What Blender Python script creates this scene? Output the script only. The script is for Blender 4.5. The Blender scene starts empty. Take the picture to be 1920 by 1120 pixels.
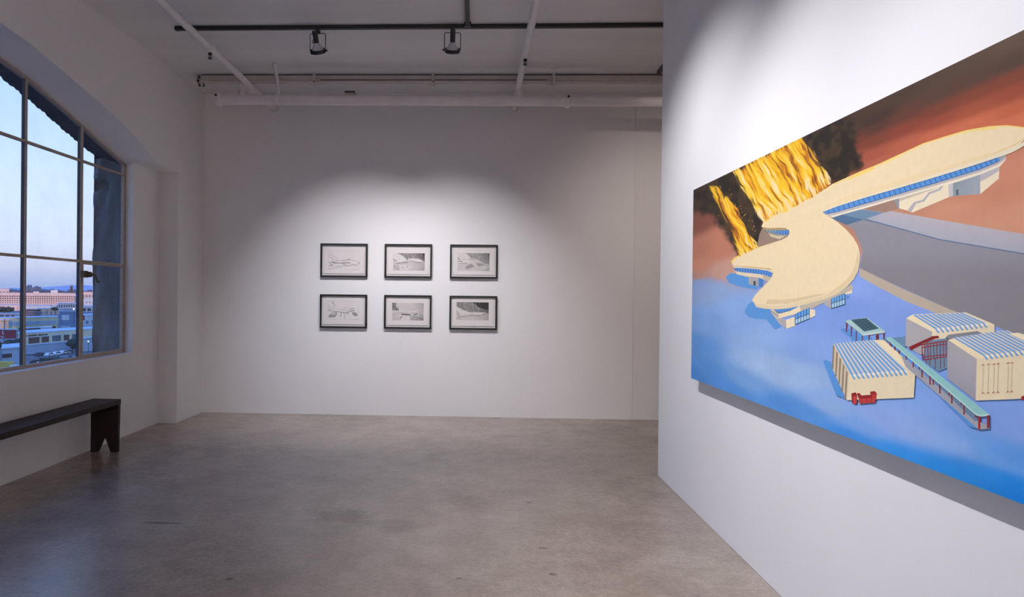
import bpy, bmesh, math, random
import numpy as np
from mathutils import Vector, Matrix

random.seed(7); np.random.seed(7)
SC = bpy.context.scene
COL = SC.collection

# ------------------------------------------------------------------ camera
F, CX, CY = 1280.0, 846.85, 560.0           # photograph taken as 1920 x 1120
YAW, PITCH, ROLL, EYE = -0.0340163, 0.0039924, 0.0111101, 1.4
_c, _s = math.cos(YAW), math.sin(YAW)
_r = np.array([_c, -_s, 0]); _f = np.array([_s, _c, 0]); _d = np.array([0, 0, -1.0])
_f2 = _f*math.cos(PITCH) + _d*math.sin(PITCH); _d2 = _d*math.cos(PITCH) - _f*math.sin(PITCH)
_r3 = _r*math.cos(ROLL) - _d2*math.sin(ROLL); _d3 = _d2*math.cos(ROLL) + _r*math.sin(ROLL)
CAM = np.array([_r3, _d3, _f2])
def at(px, py, ax, val):
    """pixel -> point on the plane (axis ax = val)"""
    d = CAM.T @ np.array([(px-CX)/F, (py-CY)/F, 1.0]); o = np.array([0, 0, EYE])
    return o + d*((val-o[ax])/d[ax])
def proj(P):
    P = np.asarray(P, float) - np.array([0, 0, EYE]); c = P @ CAM.T
    return c[..., 0]/c[..., 2]*F + CX, c[..., 1]/c[..., 2]*F + CY
cd = bpy.data.cameras.new('camera'); cam = bpy.data.objects.new('camera', cd); COL.objects.link(cam)
cd.sensor_width = 36; cd.lens = F/1920*36; cd.shift_x = (960-CX)/1920; cd.clip_end = 20000; cd.clip_start = 0.05
cam.matrix_world = Matrix(((_r3[0], -_d3[0], -_f2[0], 0), (_r3[1], -_d3[1], -_f2[1], 0), (_r3[2], -_d3[2], -_f2[2], EYE), (0, 0, 0, 1)))
SC.camera = cam

# ------------------------------------------------------------------ colour helper, view, world
def lin1(v):
    v = v/255.0
    return v/12.92 if v <= 0.04045 else ((v+0.055)/1.055)**2.4
def lin(c, k=1.0): return tuple(min(1.0, lin1(x)*k) for x in c[:3])
def lin4(c, k=1.0): return lin(c, k) + (1.0,)

SC.view_settings.view_transform = 'Standard'; SC.view_settings.look = 'None'
SC.view_settings.exposure = 0.0; SC.view_settings.gamma = 1.0
SC.view_settings.use_curve_mapping = False
SC.cycles.use_denoising = True
SC.cycles.max_bounces = 10; SC.cycles.diffuse_bounces = 6; SC.cycles.transparent_max_bounces = 12
SC.cycles.sample_clamp_indirect = 4.0

W = bpy.data.worlds.new('dusk_sky'); SC.world = W; W.use_nodes = True
nt = W.node_tree; nt.nodes.clear()
wo = nt.nodes.new('ShaderNodeOutputWorld'); wb = nt.nodes.new('ShaderNodeBackground')
tc = nt.nodes.new('ShaderNodeTexCoord'); sx = nt.nodes.new('ShaderNodeSeparateXYZ'); rp = nt.nodes.new('ShaderNodeValToRGB')
nt.links.new(tc.outputs['Generated'], sx.inputs[0]); nt.links.new(sx.outputs['Z'], rp.inputs[0])
nt.links.new(rp.outputs[0], wb.inputs[0]); nt.links.new(wb.outputs[0], wo.inputs[0])
el = rp.color_ramp.elements
SKY = [(0.0, (124, 144, 186)), (0.008, (134, 151, 190)), (0.03, (168, 174, 200)), (0.065, (182, 193, 213)), (0.13, (180, 199, 222)),
       (0.26, (157, 187, 224)), (0.40, (132, 176, 238)), (0.6, (112, 166, 250)), (1.0, (86, 146, 252))]
el[0].position, el[0].color = SKY[0][0], lin4(SKY[0][1]); el[1].position, el[1].color = SKY[-1][0], lin4(SKY[-1][1])
for p, c in SKY[1:-1]:
    e = el.new(p); e.color = lin4(c)
wb.inputs[1].default_value = 1.6

sd = bpy.data.lights.new('low_sun', 'SUN'); sun = bpy.data.objects.new('low_sun', sd); COL.objects.link(sun)
sd.energy = 2.0; sd.color = (1.0, 0.62, 0.48); sd.angle = math.radians(1.0)
sun.rotation_euler = Vector((-0.515, 0.857, -0.055)).to_track_quat('-Z', 'Y').to_euler()

SPOT_COL = (0.985, 0.96, 1.0); WARM_COL = (1.0, 0.865, 0.775)
SPOT_BACK, SPOT_PAINT, FILL_REAR = 185.0, 190.0, 780.0

# ------------------------------------------------------------------ key dimensions (metres, from the camera fit)
XPIL, XWIN, XFRM, XEXT = -3.182, -3.382, -3.47, -3.78     # pilaster face, window wall, steel frame, outside face
YB, ZC, XP = 7.9, 3.74, 1.456                              # back wall, ceiling, partition face
YREAR, XRIGHT, YPE = -6.5, 6.2, 5.43
XF = XP - 0.050                                            # face of the canvas

# ------------------------------------------------------------------ mesh helpers
class MB:
    def __init__(s): s.v = []; s.f = []; s.c = []
    def add(s, vs, fs, col=None):
        n = len(s.v); s.v += [tuple(map(float, v)) for v in vs]; s.f += [tuple(n+i for i in f) for f in fs]
        s.c += [col]*len(fs); return s
    def box(s, a, b, col=None):
        x0, y0, z0 = a; x1, y1, z1 = b
        return s.add([(x0,y0,z0),(x1,y0,z0),(x1,y1,z0),(x0,y1,z0),(x0,y0,z1),(x1,y0,z1),(x1,y1,z1),(x0,y1,z1)],
                     [(0,3,2,1),(4,5,6,7),(0,1,5,4),(1,2,6,5),(2,3,7,6),(3,0,4,7)], col)
    def quad(s, a, b, c, d, col=None): return s.add([a, b, c, d], [(0,1,2,3)], col)
    def prism(s, poly, off):
        """closed polygon (3D points) extruded by the vector off"""
        n = len(poly); off = np.array(off); vs = [np.array(p, float) for p in poly]; vs += [p+off for p in vs]
        return s.add(vs, [tuple(range(n))[::-1], tuple(range(n, 2*n))] + [(i, (i+1) % n, n+(i+1) % n, n+i) for i in range(n)])
    def tube(s, pts, r, n=14, cap=True):
        pts = [Vector(p) for p in pts]; rs = r if isinstance(r, (list, tuple)) else [r]*len(pts); base = len(s.v); up = None
        for i, p in enumerate(pts):
            d = (pts[min(i+1, len(pts)-1)] - pts[max(i-1, 0)]).normalized()
            if up is None: up = d.orthogonal().normalized()
            up = (up - d*up.dot(d)).normalized(); w = d.cross(up)
            for k in range(n):
                a = 2*math.pi*k/n; s.v.append(tuple(p + (up*math.cos(a) + w*math.sin(a))*rs[i]))
        for i in range(len(pts)-1):
            for k in range(n):
                s.f.append((base+i*n+k, base+i*n+(k+1) % n, base+(i+1)*n+(k+1) % n, base+(i+1)*n+k)); s.c.append(None)
        if cap:
            s.f.append(tuple(base+k for k in range(n))[::-1]); s.c.append(None)
            s.f.append(tuple(base+(len(pts)-1)*n+k for k in range(n))); s.c.append(None)
        return s
    def lathe(s, prof, o, axis=(0,0,1), n=24):
        """profile [(r, h)] turned about the axis through o"""
        ax = Vector(axis).normalized(); u = ax.orthogonal().normalized(); w = ax.cross(u); o = Vector(o); base = len(s.v)
        for r, h in prof:
            for k in range(n):
                a = 2*math.pi*k/n; s.v.append(tuple(o + ax*h + (u*math.cos(a)+w*math.sin(a))*r))
        for i in range(len(prof)-1):
            for k in range(n):
                s.f.append((base+i*n+k, base+i*n+(k+1) % n, base+(i+1)*n+(k+1) % n, base+(i+1)*n+k)); s.c.append(None)
        return s
    def build(s, name, mat, parent=None, smooth=False, bevel=0, normals=True):
        me = bpy.data.meshes.new(name); me.from_pydata(s.v, [], s.f); me.update()
        if any(c is not None for c in s.c):
            a = me.color_attributes.new('Col', 'FLOAT_COLOR', 'CORNER'); buf = []
            for f, c in zip(s.f, s.c):
                if c is not None and len(c) == len(f) and not isinstance(c[0], (int, float)): buf += [x for q in c for x in (*q[:3], 1.0)]
                else: buf += [*(c or (1, 1, 1))[:3], 1.0]*len(f)
            a.data.foreach_set('color', buf)
        if normals:
            bm = bmesh.new(); bm.from_mesh(me); bmesh.ops.recalc_face_normals(bm, faces=bm.faces); bm.to_mesh(me); bm.free()
        if smooth:
            me.polygons.foreach_set('use_smooth', [True]*len(me.polygons)); me.set_sharp_from_angle(angle=math.radians(40))
        if mat: me.materials.append(mat)
        o = bpy.data.objects.new(name, me); COL.objects.link(o)
        if bevel:
            b = o.modifiers.new('bevel', 'BEVEL'); b.width = bevel; b.segments = 2; b.limit_method = 'ANGLE'
        if parent: o.parent = parent; o.matrix_parent_inverse = parent.matrix_world.inverted() if False else Matrix.Translation(-Vector(parent.location))
        return o
def empty(name, loc, label, cat, group=None):
    o = bpy.data.objects.new(name, None); COL.objects.link(o); o.location = loc; o.empty_display_size = 0.1
    return tag(o, label, cat, group)
def tag(o, label=None, cat=None, group=None, kind=None):
    for k, v in (('label', label), ('category', cat), ('group', group), ('kind', kind)):
        if v: o[k] = v
    return o
def struct(o, label=None):
    return tag(o, label=label, kind='structure')

# ------------------------------------------------------------------ material helpers
class NT:
    def __init__(s, name):
        s.m = bpy.data.materials.new(name); s.m.use_nodes = True; s.t = s.m.node_tree; s.b = s.t.nodes['Principled BSDF']
        s.out = s.t.nodes['Material Output']; s._tc = None
    def n(s, typ, **kw):
        x = s.t.nodes.new('ShaderNode'+typ)
        for k, v in kw.items():
            if hasattr(x, k): setattr(x, k, v)
        return x
    def l(s, a, b): s.t.links.new(a, b)
    def obj(s):
        g = s.n('NewGeometry'); return g.outputs['Position']
    def noise(s, scale, detail=4, rough=0.55, stretch=None, vec=None):
        x = s.n('TexNoise'); x.inputs['Scale'].default_value = scale; x.inputs['Detail'].default_value = detail; x.inputs['Roughness'].default_value = rough
        v = vec or s.obj()
        if stretch:
            mp = s.n('Mapping'); mp.inputs['Scale'].default_value = stretch; s.l(v, mp.inputs[0]); v = mp.outputs[0]
        s.l(v, x.inputs['Vector']); return x.outputs['Fac']
    def ramp(s, fac, stops):
        r = s.n('ValToRGB'); e = r.color_ramp.elements
        e[0].position, e[0].color = stops[0][0], (*stops[0][1][:3], 1); e[1].position, e[1].color = stops[-1][0], (*stops[-1][1][:3], 1)
        for p, c in stops[1:-1]:
            q = e.new(p); q.color = (*c[:3], 1)
        s.l(fac, r.inputs[0]); return r.outputs[0]
    def mix(s, a, b, fac, mode='MIX'):
        x = s.n('Mix'); x.data_type = 'RGBA'; x.blend_type = mode
        for i, v in ((0, fac), (6, a), (7, b)):
            if isinstance(v, (int, float)): x.inputs[i].default_value = v
            elif isinstance(v, tuple): x.inputs[i].default_value = (*v[:3], 1)
            else: s.l(v, x.inputs[i])
        return x.outputs[2]
    def math(s, op, a, b=0.0, c=None):
        x = s.n('Math'); x.operation = op
        for i, v in enumerate((a, b) if c is None else (a, b, c)):
            if isinstance(v, (int, float)): x.inputs[i].default_value = v
            else: s.l(v, x.inputs[i])
        return x.outputs[0]
    def bump(s, h, strength=0.1, dist=0.01):
        b = s.n('Bump'); b.inputs['Strength'].default_value = strength; b.inputs['Distance'].default_value = dist
        s.l(h, b.inputs['Height']); s.l(b.outputs[0], s.b.inputs['Normal'])
    def set(s, **kw):
        names = dict(col='Base Color', rough='Roughness', metal='Metallic', spec='Specular IOR Level', emit='Emission Color', estr='Emission Strength')
        for k, v in kw.items():
            i = s.b.inputs[names[k]]
            if isinstance(v, (int, float)): i.default_value = v
            elif isinstance(v, tuple): i.default_value = (*v[:3], 1)
            else: s.l(v, i)
        return s.m
def plain(name, rgb, rough=0.6, var=0.10, scale=8.0, metal=0.0, k=1.0):
    t = NT(name); c = lin(rgb, k)
    col = t.ramp(t.noise(scale), [(0.3, tuple(x*(1-var) for x in c)), (0.7, tuple(min(1, x*(1+var)) for x in c))])
    return t.set(col=col, rough=rough, metal=metal)

def wall_mat(name, alb, bump=0.12):
    t = NT(name); n1 = t.noise(1.3, 5); n2 = t.noise(55, 4)
    c = t.ramp(n1, [(0.3, tuple(x*0.965 for x in alb)), (0.7, alb)])
    t.bump(t.math('ADD', n2, t.math('MULTIPLY', t.noise(7, 3), 1.6)), bump, 0.006)
    return t.set(col=c, rough=0.75, spec=0.25)
M = {}
M['wall'] = wall_mat('white_wall_paint', (0.86, 0.845, 0.85))
M['wall_plaster'] = wall_mat('white_plaster', (0.84, 0.82, 0.815), 0.25)
M['drywall'] = wall_mat('white_drywall', (0.86, 0.855, 0.87), 0.06)

t = NT('painted_concrete_ceiling'); n1 = t.noise(0.9, 4, stretch=(0.4, 3, 1)); n2 = t.noise(26, 4)
t.bump(t.math('ADD', n2, t.math('MULTIPLY', n1, 3)), 0.2, 0.008)
M['ceiling'] = t.set(col=t.ramp(n1, [(0.3, (0.72, 0.70, 0.705)), (0.7, (0.80, 0.785, 0.785))]), rough=0.8, spec=0.2)

t = NT('polished_concrete'); n1 = t.noise(0.9, 9, 0.66); n2 = t.noise(5.0, 9, 0.72); n3 = t.noise(60, 5, 0.6)
sc = t.noise(3.0, 6, 0.7, stretch=(2.2, 0.5, 1))
base = t.ramp(n1, [(0.30, (0.285, 0.228, 0.186)), (0.50, (0.405, 0.34, 0.288)), (0.70, (0.495, 0.43, 0.372))])
base = t.mix(base, t.ramp(n2, [(0.30, (0.66, 0.63, 0.61)), (0.80, (1.0, 1.0, 1.0))]), 0.8, 'MULTIPLY')
base = t.mix(base, t.ramp(n3, [(0.30, (0.7, 0.7, 0.7)), (0.55, (1, 1, 1))]), 0.6, 'MULTIPLY')
base = t.mix(base, t.ramp(t.noise(24, 8, 0.75), [(0.34, (0.72, 0.70, 0.68)), (0.62, (1, 1, 1))]), 0.7, 'MULTIPLY')
pos = t.obj()
def stain(base, px, py, rx, ry, dark, edge=0.55):
    p = at(px, py, 2, 0.0); v = t.n('VectorMath'); v.operation = 'SUBTRACT'; t.l(pos, v.inputs[0]); v.inputs[1].default_value = (p[0], p[1], 0)
    v2 = t.n('VectorMath'); v2.operation = 'MULTIPLY'; t.l(v.outputs[0], v2.inputs[0]); v2.inputs[1].default_value = (1/rx, 1/ry, 0)
    v3 = t.n('VectorMath'); v3.operation = 'LENGTH'; t.l(v2.outputs[0], v3.inputs[0])
    w = t.math('ADD', v3.outputs['Value'], t.math('MULTIPLY', t.math('SUBTRACT', n2, 0.5), 1.3))
    mr = t.n('MapRange'); mr.interpolation_type = 'SMOOTHSTEP'; t.l(w, mr.inputs['Value']); mr.inputs['From Min'].default_value = edge; mr.inputs['From Max'].default_value = 1.0
    mr.inputs['To Min'].default_value = 1.0; mr.inputs['To Max'].default_value = 0.0
    return t.mix(base, tuple(dark), t.math('MULTIPLY', mr.outputs[0], 0.7), 'MULTIPLY')
for a in [(645, 970, 0.28, 0.24, (0.55, 0.5, 0.47), 0.2), (740, 985, 0.3, 0.2, (0.75, 0.72, 0.7), 0.2), (302, 981, 0.16, 0.022, (0.30, 0.28, 0.28), 0.6),
          (992, 943, 0.022, 0.022, (0.3, 0.28, 0.27), 0.7), (1035, 1077, 0.025, 0.02, (0.3, 0.28, 0.27), 0.7), (1018, 1028, 0.035, 0.02, (0.4, 0.38, 0.36), 0.6),
          (860, 1085, 0.02, 0.012, (0.35, 0.33, 0.32), 0.6), (1166, 857, 0.03, 0.02, (0.4, 0.36, 0.35), 0.6), (430, 1086, 0.02, 0.02, (0.4, 0.4, 0.4), 0.6),
          (1180, 930, 0.35, 0.5, (0.78, 0.76, 0.74), 0.1), (930, 785, 0.05, 0.05, (0.45, 0.42, 0.4), 0.6)]:
    base = stain(base, *a)
vor = t.n('TexVoronoi'); vor.feature = 'DISTANCE_TO_EDGE'; vor.inputs['Scale'].default_value = 2.3
wv = t.n('VectorMath'); wv.operation = 'ADD'; t.l(pos, wv.inputs[0])
nz = t.n('TexNoise'); nz.inputs['Scale'].default_value = 2.4; nz.inputs['Detail'].default_value = 6; t.l(pos, nz.inputs['Vector']); t.l(nz.outputs['Color'], wv.inputs[1]); t.l(wv.outputs[0], vor.inputs['Vector'])
crk = t.ramp(vor.outputs['Distance'], [(0.0, (0.70, 0.68, 0.66)), (0.007, (1, 1, 1))])
base = t.mix(base, crk, t.math('MULTIPLY', t.ramp(n1, [(0.45, (0, 0, 0)), (0.62, (1, 1, 1))]), 0.55), 'MULTIPLY')
t.bump(t.math('ADD', n3, t.math('MULTIPLY', n2, 2)), 0.05, 0.004)
M['floor'] = t.set(col=base, rough=t.math('MULTIPLY_ADD', n1, 0.14, 0.17), spec=0.6)

M['black_metal'] = plain('black_metal', (22, 20, 21), 0.45, 0.15)
M['white_pipe'] = plain('white_painted_pipe', (226, 220, 220), 0.45, 0.05, 5)
M['white_rail'] = plain('white_painted_rail', (196, 188, 184), 0.5, 0.08, 6)
M['rust'] = plain('rusty_dark_metal', (70, 55, 50), 0.7, 0.4, 40)
M['brass'] = plain('dark_sprinkler_metal', (40, 32, 30), 0.4, 0.2, 40, 0.6)
M['lamp_glass'] = plain('frosted_lamp_back', (196, 194, 200), 0.35, 0.03, 5)
t = NT('lamp_lens'); M['lens'] = t.set(col=(0.9, 0.9, 0.88), emit=(1.0, 0.93, 0.86), estr=6.0)
t = NT('dark_stained_wood'); g = t.noise(9, 8, 0.65, stretch=(14, 1.0, 14))
M['wood'] = t.set(col=t.ramp(g, [(0.30, lin((28, 18, 16))), (0.55, lin((46, 32, 29))), (0.75, lin((64, 46, 40)))]), rough=0.55, spec=0.22)
t.bump(g, 0.15, 0.003)
M['steel'] = plain('painted_window_steel', (158, 144, 134), 0.55, 0.12, 30)
M['steel_out'] = plain('dark_blue_grey_steel', (58, 62, 70), 0.6, 0.2, 40)  # darker and bluer than the tan strip on the room side
M['bronze'] = plain('aged_bronze', (92, 80, 66), 0.45, 0.25, 60, 0.5)
t = NT('rough_outside_concrete'); g = t.noise(5, 8, 0.6, stretch=(1, 1, 0.35))
t.bump(t.noise(18, 8, 0.7), 0.9, 0.03)
M['ext_concrete'] = t.set(col=t.ramp(g, [(0.3, (0.10, 0.118, 0.14)), (0.7, (0.21, 0.235, 0.26))]), rough=0.9)
M['soffit_shade'] = plain('shaded_soffit_concrete', (52, 58, 66), 0.9, 0.4, 9)  # darker concrete under the arch, its shade put into the colour
M['frame_black'] = plain('black_frame_wood', (9, 8, 9), 0.55, 0.1, 30)
M['mat_board'] = plain('white_backing_board', (226, 221, 219), 0.8, 0.02)
def glass(name, tint=(1, 1, 1), refl=1.0, dirt=0.0):
    t = NT(name); tr = t.n('BsdfTransparent'); tr.inputs[0].default_value = (*tint, 1); gl = t.n('BsdfGlossy'); gl.inputs['Roughness'].default_value = 0.03
    lw = t.n('LayerWeight'); mx = t.n('MixShader'); t.l(t.math('MULTIPLY', t.math('ADD', t.math('MULTIPLY', t.math('POWER', lw.outputs['Facing'], 5.0), 0.9), 0.06), refl), mx.inputs[0])
    t.l(tr.outputs[0], mx.inputs[1]); t.l(gl.outputs[0], mx.inputs[2]); res = mx.outputs[0]
    if dirt:
        df = t.n('BsdfDiffuse'); df.inputs[0].default_value = (0.6, 0.65, 0.7, 1); m2 = t.n('MixShader')
        t.l(t.math('MULTIPLY', t.ramp(t.noise(3.5, 7, 0.65), [(0.4, (0, 0, 0)), (0.8, (1, 1, 1))]), dirt), m2.inputs[0]); t.l(res, m2.inputs[1]); t.l(df.outputs[0], m2.inputs[2]); res = m2.outputs[0]
    t.t.nodes.remove(t.b); t.l(res, t.out.inputs[0]); return t.m
M['window_glass'] = glass('window_glass', (0.97, 0.985, 1.0), 0.6, 0.10)
M['picture_glass'] = glass('picture_glass', (0.97, 0.97, 0.97), 0.45)
t = NT('paint_on_canvas'); va = t.n('VertexColor'); va.layer_name = 'Col'; cv = t.noise(420, 2); t.bump(cv, 0.08, 0.001)
M['paint'] = t.set(col=t.mix(va.outputs[0], t.ramp(t.noise(30, 5), [(0.3, (0.93,)*3), (0.7, (1.0,)*3)]), 0.7, 'MULTIPLY'), rough=0.55, spec=0.3)
M['canvas_edge'] = plain('canvas_edge', (96, 90, 86), 0.8)
t = NT('graphite_on_paper'); va = t.n('VertexColor'); va.layer_name = 'Col'; M['drawing'] = t.set(col=va.outputs[0], rough=0.8, spec=0.2)

# ================================================================== STRUCTURE
mb = MB(); mb.box((XEXT, YREAR-0.2, -0.25), (XRIGHT+0.2, YB+0.2, 0.0)); struct(mb.build('floor', M['floor']), 'grey-brown polished concrete floor with scratches and stains')
mb = MB(); mb.box((XEXT, YREAR-0.2, ZC), (XRIGHT+0.2, YB+0.2, ZC+0.3)); struct(mb.build('ceiling', M['ceiling']), 'white painted concrete ceiling')
# back wall: a main field and, right of a fine crack, a slightly set back panel
ys = at(1188.5, 500, 1, YB)[0]
p_top, p_bot = at(1192.9, 200, 1, YB), at(1185.0, 780, 1, YB)
mb = MB(); mb.box((XEXT, YB, 0), (ys-0.004, YB+0.2, ZC)); wb_o = struct(mb.build('wall_back', M['wall']), 'white gallery wall at the far end')
mb = MB(); mb.box((ys+0.004, YB+0.004, 0), (XRIGHT+0.2, YB+0.2, ZC)); struct(mb.build('panel', M['wall_plaster'], wb_o))
mb = MB(); mb.box((ys-0.004, YB+0.012, 0), (ys+0.004, YB+0.2, ZC)); struct(mb.build('seam', M['wall_plaster'], wb_o))
mb = MB(); mb.box((XRIGHT, YREAR, 0), (XRIGHT+0.2, YB, ZC)); struct(mb.build('wall_right', M['wall']))
mb = MB(); mb.box((XEXT, YREAR-0.2, 0), (XRIGHT, YREAR, ZC)); struct(mb.build('wall_rear', M['wall']))
mb = MB(); mb.box((XP, -1.2, 0), (XP+0.16, YPE, ZC)); struct(mb.build('wall_partition', M['drywall'], bevel=0.003), 'free-standing white partition wall carrying the large painting')

# ---- left wall with the arched window recess
YC = 4.385
def mirror(pts): return pts + [(2*YC-y, z) for y, z in pts[::-1] if abs(y-YC) > 1e-6]
OUTER = mirror([(6.709, 2.685), (6.49, 2.775), (6.271, 2.852), (6.08, 2.905), (5.892, 2.95), (5.6, 3.01), (5.322, 3.062), (5.04, 3.115), (4.76, 3.160), (YC, 3.195)])
INNER = mirror([(6.635, 2.662), (6.42, 2.715), (6.21, 2.768), (6.03, 2.817), (5.865, 2.865), (5.67, 2.918), (5.485, 2.962), (5.3, 3.005), (5.12, 3.046), (YC, 3.165)])
YR0, YR1, ZR = 2*YC-7.205, 7.205, 2.685           # recess ends, flat top of the recess
YW0, YW1, ZS = 2*YC-6.635, 6.635, 0.80           # window opening
mb = MB(); x = XPIL; BAY2 = -5.9                      # a second, equal bay added out of view to let in more blue daylight
mb.quad((x, YR1, 0), (x, YB, 0), (x, YB, ZC), (x, YR1, ZC)); mb.quad((x, YR1+BAY2, 0), (x, YR0, 0), (x, YR0, ZC), (x, YR1+BAY2, ZC)); mb.quad((x, YREAR, 0), (x, YR0+BAY2, 0), (x, YR0+BAY2, ZC), (x, YREAR, ZC))
for o in (0.0, BAY2):
    S = lambda xx, yy, zz: (xx, yy+o, zz)
    x = XPIL
    mb.quad(S(x, OUTER[0][0], ZR), S(x, YR1, ZR), S(x, YR1, ZC), S(x, OUTER[0][0], ZC)); mb.quad(S(x, YR0, ZR), S(x, OUTER[-1][0], ZR), S(x, OUTER[-1][0], ZC), S(x, YR0, ZC))
    for (y0, z0), (y1, z1) in zip(OUTER, OUTER[1:]): mb.quad(S(x, y0, z0), S(x, y1, z1), S(x, y1, ZC), S(x, y0, ZC))
    for y in (YR0, YR1): mb.quad(S(XPIL, y, 0), S(XWIN, y, 0), S(XWIN, y, ZR), S(XPIL, y, ZR))
    mb.quad(S(XPIL, OUTER[0][0], ZR), S(XPIL, YR1, ZR), S(XWIN, YR1, ZR), S(XWIN, YW1, ZR)); mb.quad(S(XPIL, OUTER[-1][0], ZR), S(XPIL, YR0, ZR), S(XWIN, YR0, ZR), S(XWIN, YW0, ZR))
    for i in range(len(OUTER)-1):
        (a, b), (c, d), (e, f), (g, h) = OUTER[i], OUTER[i+1], INNER[i+1], INNER[i]
        mb.quad(S(XPIL, a, b), S(XPIL, c, d), S(XFRM-0.02, e, f), S(XFRM-0.02, g, h))
    x = XWIN
    mb.quad(S(x, YR0, 0), S(x, YR1, 0), S(x, YR1, ZS), S(x, YR0, ZS)); mb.quad(S(x, YW1, ZS), S(x, YR1, ZS), S(x, YR1, ZR), S(x, YW1, ZR)); mb.quad(S(x, YR0, ZS), S(x, YW0, ZS), S(x, YW0, ZR), S(x, YR0, ZR))
    for y in (YW0, YW1): mb.quad(S(XWIN, y, ZS), S(XFRM-0.02, y, ZS), S(XFRM-0.02, y, ZR), S(XWIN, y, ZR))
    mb.quad(S(XWIN, YW0, ZS), S(XWIN, YW1, ZS), S(XFRM-0.02, YW1, ZS+0.006), S(XFRM-0.02, YW0, ZS+0.006))
wl = struct(mb.build('wall_left', M['wall_plaster']), 'white plastered wall with a deep arched window recess')
# ---- outside: rough concrete reveal and facade
mb = MB(); NZ = 40; NXX = 12
def rough(y, z, k, amp=0.022):
    s = math.sin(z*9.1+k)*0.4 + math.sin(z*23.7+k*2.1)*0.3 + math.sin(z*5.3+1.7*k)*0.6
    return amp*s
for sgn, yy in ((1, YW1), (-1, YW0), (1, YW1+BAY2), (-1, YW0+BAY2)):
    g = []
    for i in range(NXX+1):
        xx = XFRM-0.02 + (XEXT-XFRM+0.02)*i/NXX; row = []
        for j in range(NZ+1):
            z = ZS-0.05 + (2.72-ZS+0.05)*j/NZ
            dy = rough(0, z, i*0.6) * (i/NXX)
            if i >= 7 and 2.42 < z < 2.50: dy += 0.05
            row.append((xx + (rough(0, z, 9.0, 0.016) if i == NXX else 0), yy + sgn*dy*(1 if i else 0), z))
        g.append(row)
    vs = [p for r in g for p in r]
    mb.add(vs, [(i*(NZ+1)+j, (i+1)*(NZ+1)+j, (i+1)*(NZ+1)+j+1, i*(NZ+1)+j+1) for i in range(NXX) for j in range(NZ)])
rag = []                                              # outside arch, ragged lower edge
for k in range(241):
    y = YW1 + (YW0-YW1)*k/240; z = np.interp(-y, [-p[0] for p in INNER], [p[1] for p in INNER]); rag.append((y, z, z+0.085+0.005*math.sin(k*1.7)+0.005*math.sin(k*0.63)+0.006*random.random()))
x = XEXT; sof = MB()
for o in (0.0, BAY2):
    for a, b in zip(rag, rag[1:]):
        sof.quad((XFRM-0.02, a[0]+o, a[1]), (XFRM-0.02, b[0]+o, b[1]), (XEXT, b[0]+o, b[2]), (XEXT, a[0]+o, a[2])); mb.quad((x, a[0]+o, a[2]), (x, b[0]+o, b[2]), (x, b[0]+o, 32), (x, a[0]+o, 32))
    mb.quad((XFRM-0.02, YW0+o, ZS+0.006), (XFRM-0.02, YW1+o, ZS+0.006), (XEXT-0.04, YW1+o, ZS-0.06), (XEXT-0.04, YW0+o, ZS-0.06)); mb.quad((x, YW0+o, -24), (x, YW1+o, -24), (x, YW1+o, ZS-0.06), (x, YW0+o, ZS-0.06))
for y0, y1 in ((YW1, 30), (YW1+BAY2, YW0), (-60, YW0+BAY2)): mb.quad((x, y0, -24), (x, y1, -24), (x, y1, 32), (x, y0, 32))
we_ = mb.build('wall_exterior', M['ext_concrete'], normals=False); struct(sof.build('arch_soffit', M['soffit_shade'], we_, normals=False)); struct(we_, 'rough grey concrete outside of the building seen through the window')
mb = MB(); mb.box((7.0, -60, -24), (30, 30, 32)); mb.box((XEXT+0.01, -60, 4.2), (7.0, 30, 32)); mb.box((XEXT+0.01, -60, -24), (7.0, 30, -0.3)); mb.box((XEXT+0.01, -60, -0.3), (7, YREAR-0.5, 4.2)); mb.box((XEXT+0.01, YB+0.5, -0.3), (7, 30, 4.2))
struct(mb.build('wall_block', M['ext_concrete']), 'unseen rest of the building around the gallery, sized to shade the near city')  # block out of view, its height set to keep sun off the near city

# ---- window: steel frame, mullions, transoms, panes, handle
win = bpy.data.objects.new('window_1', None); COL.objects.link(win); win.location = (XFRM, YC, ZS); struct(win, 'arched steel window with a grid of large panes')
BX0, BX1 = XFRM-0.016, XFRM+0.016
def zin(y): return float(np.interp(-y, [-p[0] for p in INNER], [p[1] for p in INNER]))
MUL = [5.875, 5.13, 4.385, 3.64, 2.895]; TR = [2.55, 1.668]
mb = MB()
for (a, b), (c, d) in zip(INNER, INNER[1:]):
    mb.add([(BX0, a, b), (BX1, a, b), (BX1, c, d), (BX0, c, d), (BX0, a, b-0.020), (BX1, a, b-0.020), (BX1, c, d-0.020), (BX0, c, d-0.020)], [(0,1,2,3), (4,7,6,5), (1,5,6,2), (0,3,7,4)])
for y0, y1 in ((YW1-0.042, YW1), (YW0, YW0+0.042)): mb.box((BX0, y0, ZS), (BX1, y1, 2.66))
mb.box((BX0, YW0, ZS), (BX1, YW1, ZS+0.030))
mb.build('frame', M['steel'], win)
for i, y in enumerate(MUL):
    w = 0.017 if i in (0, 4) else 0.011
    mb = MB(); mb.box((BX0, y-w, ZS+0.03), (BX1-0.006, y+w, zin(y)-0.015)); mu = mb.build('mullion', M['steel_out'], win)
    mb = MB(); mb.box((BX1-0.006, y-w, ZS+0.03), (BX1+0.002, y+w, zin(y)-0.015)); mb.build('cover_strip', M['steel'], mu, bevel=0.002)
for z in TR:
    mb = MB(); mb.box((BX0+0.006, YW0+0.03, z-0.011), (BX1-0.003, YW1-0.03, z+0.011)); mb.build('transom', M['steel'], win, bevel=0.002)
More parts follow.
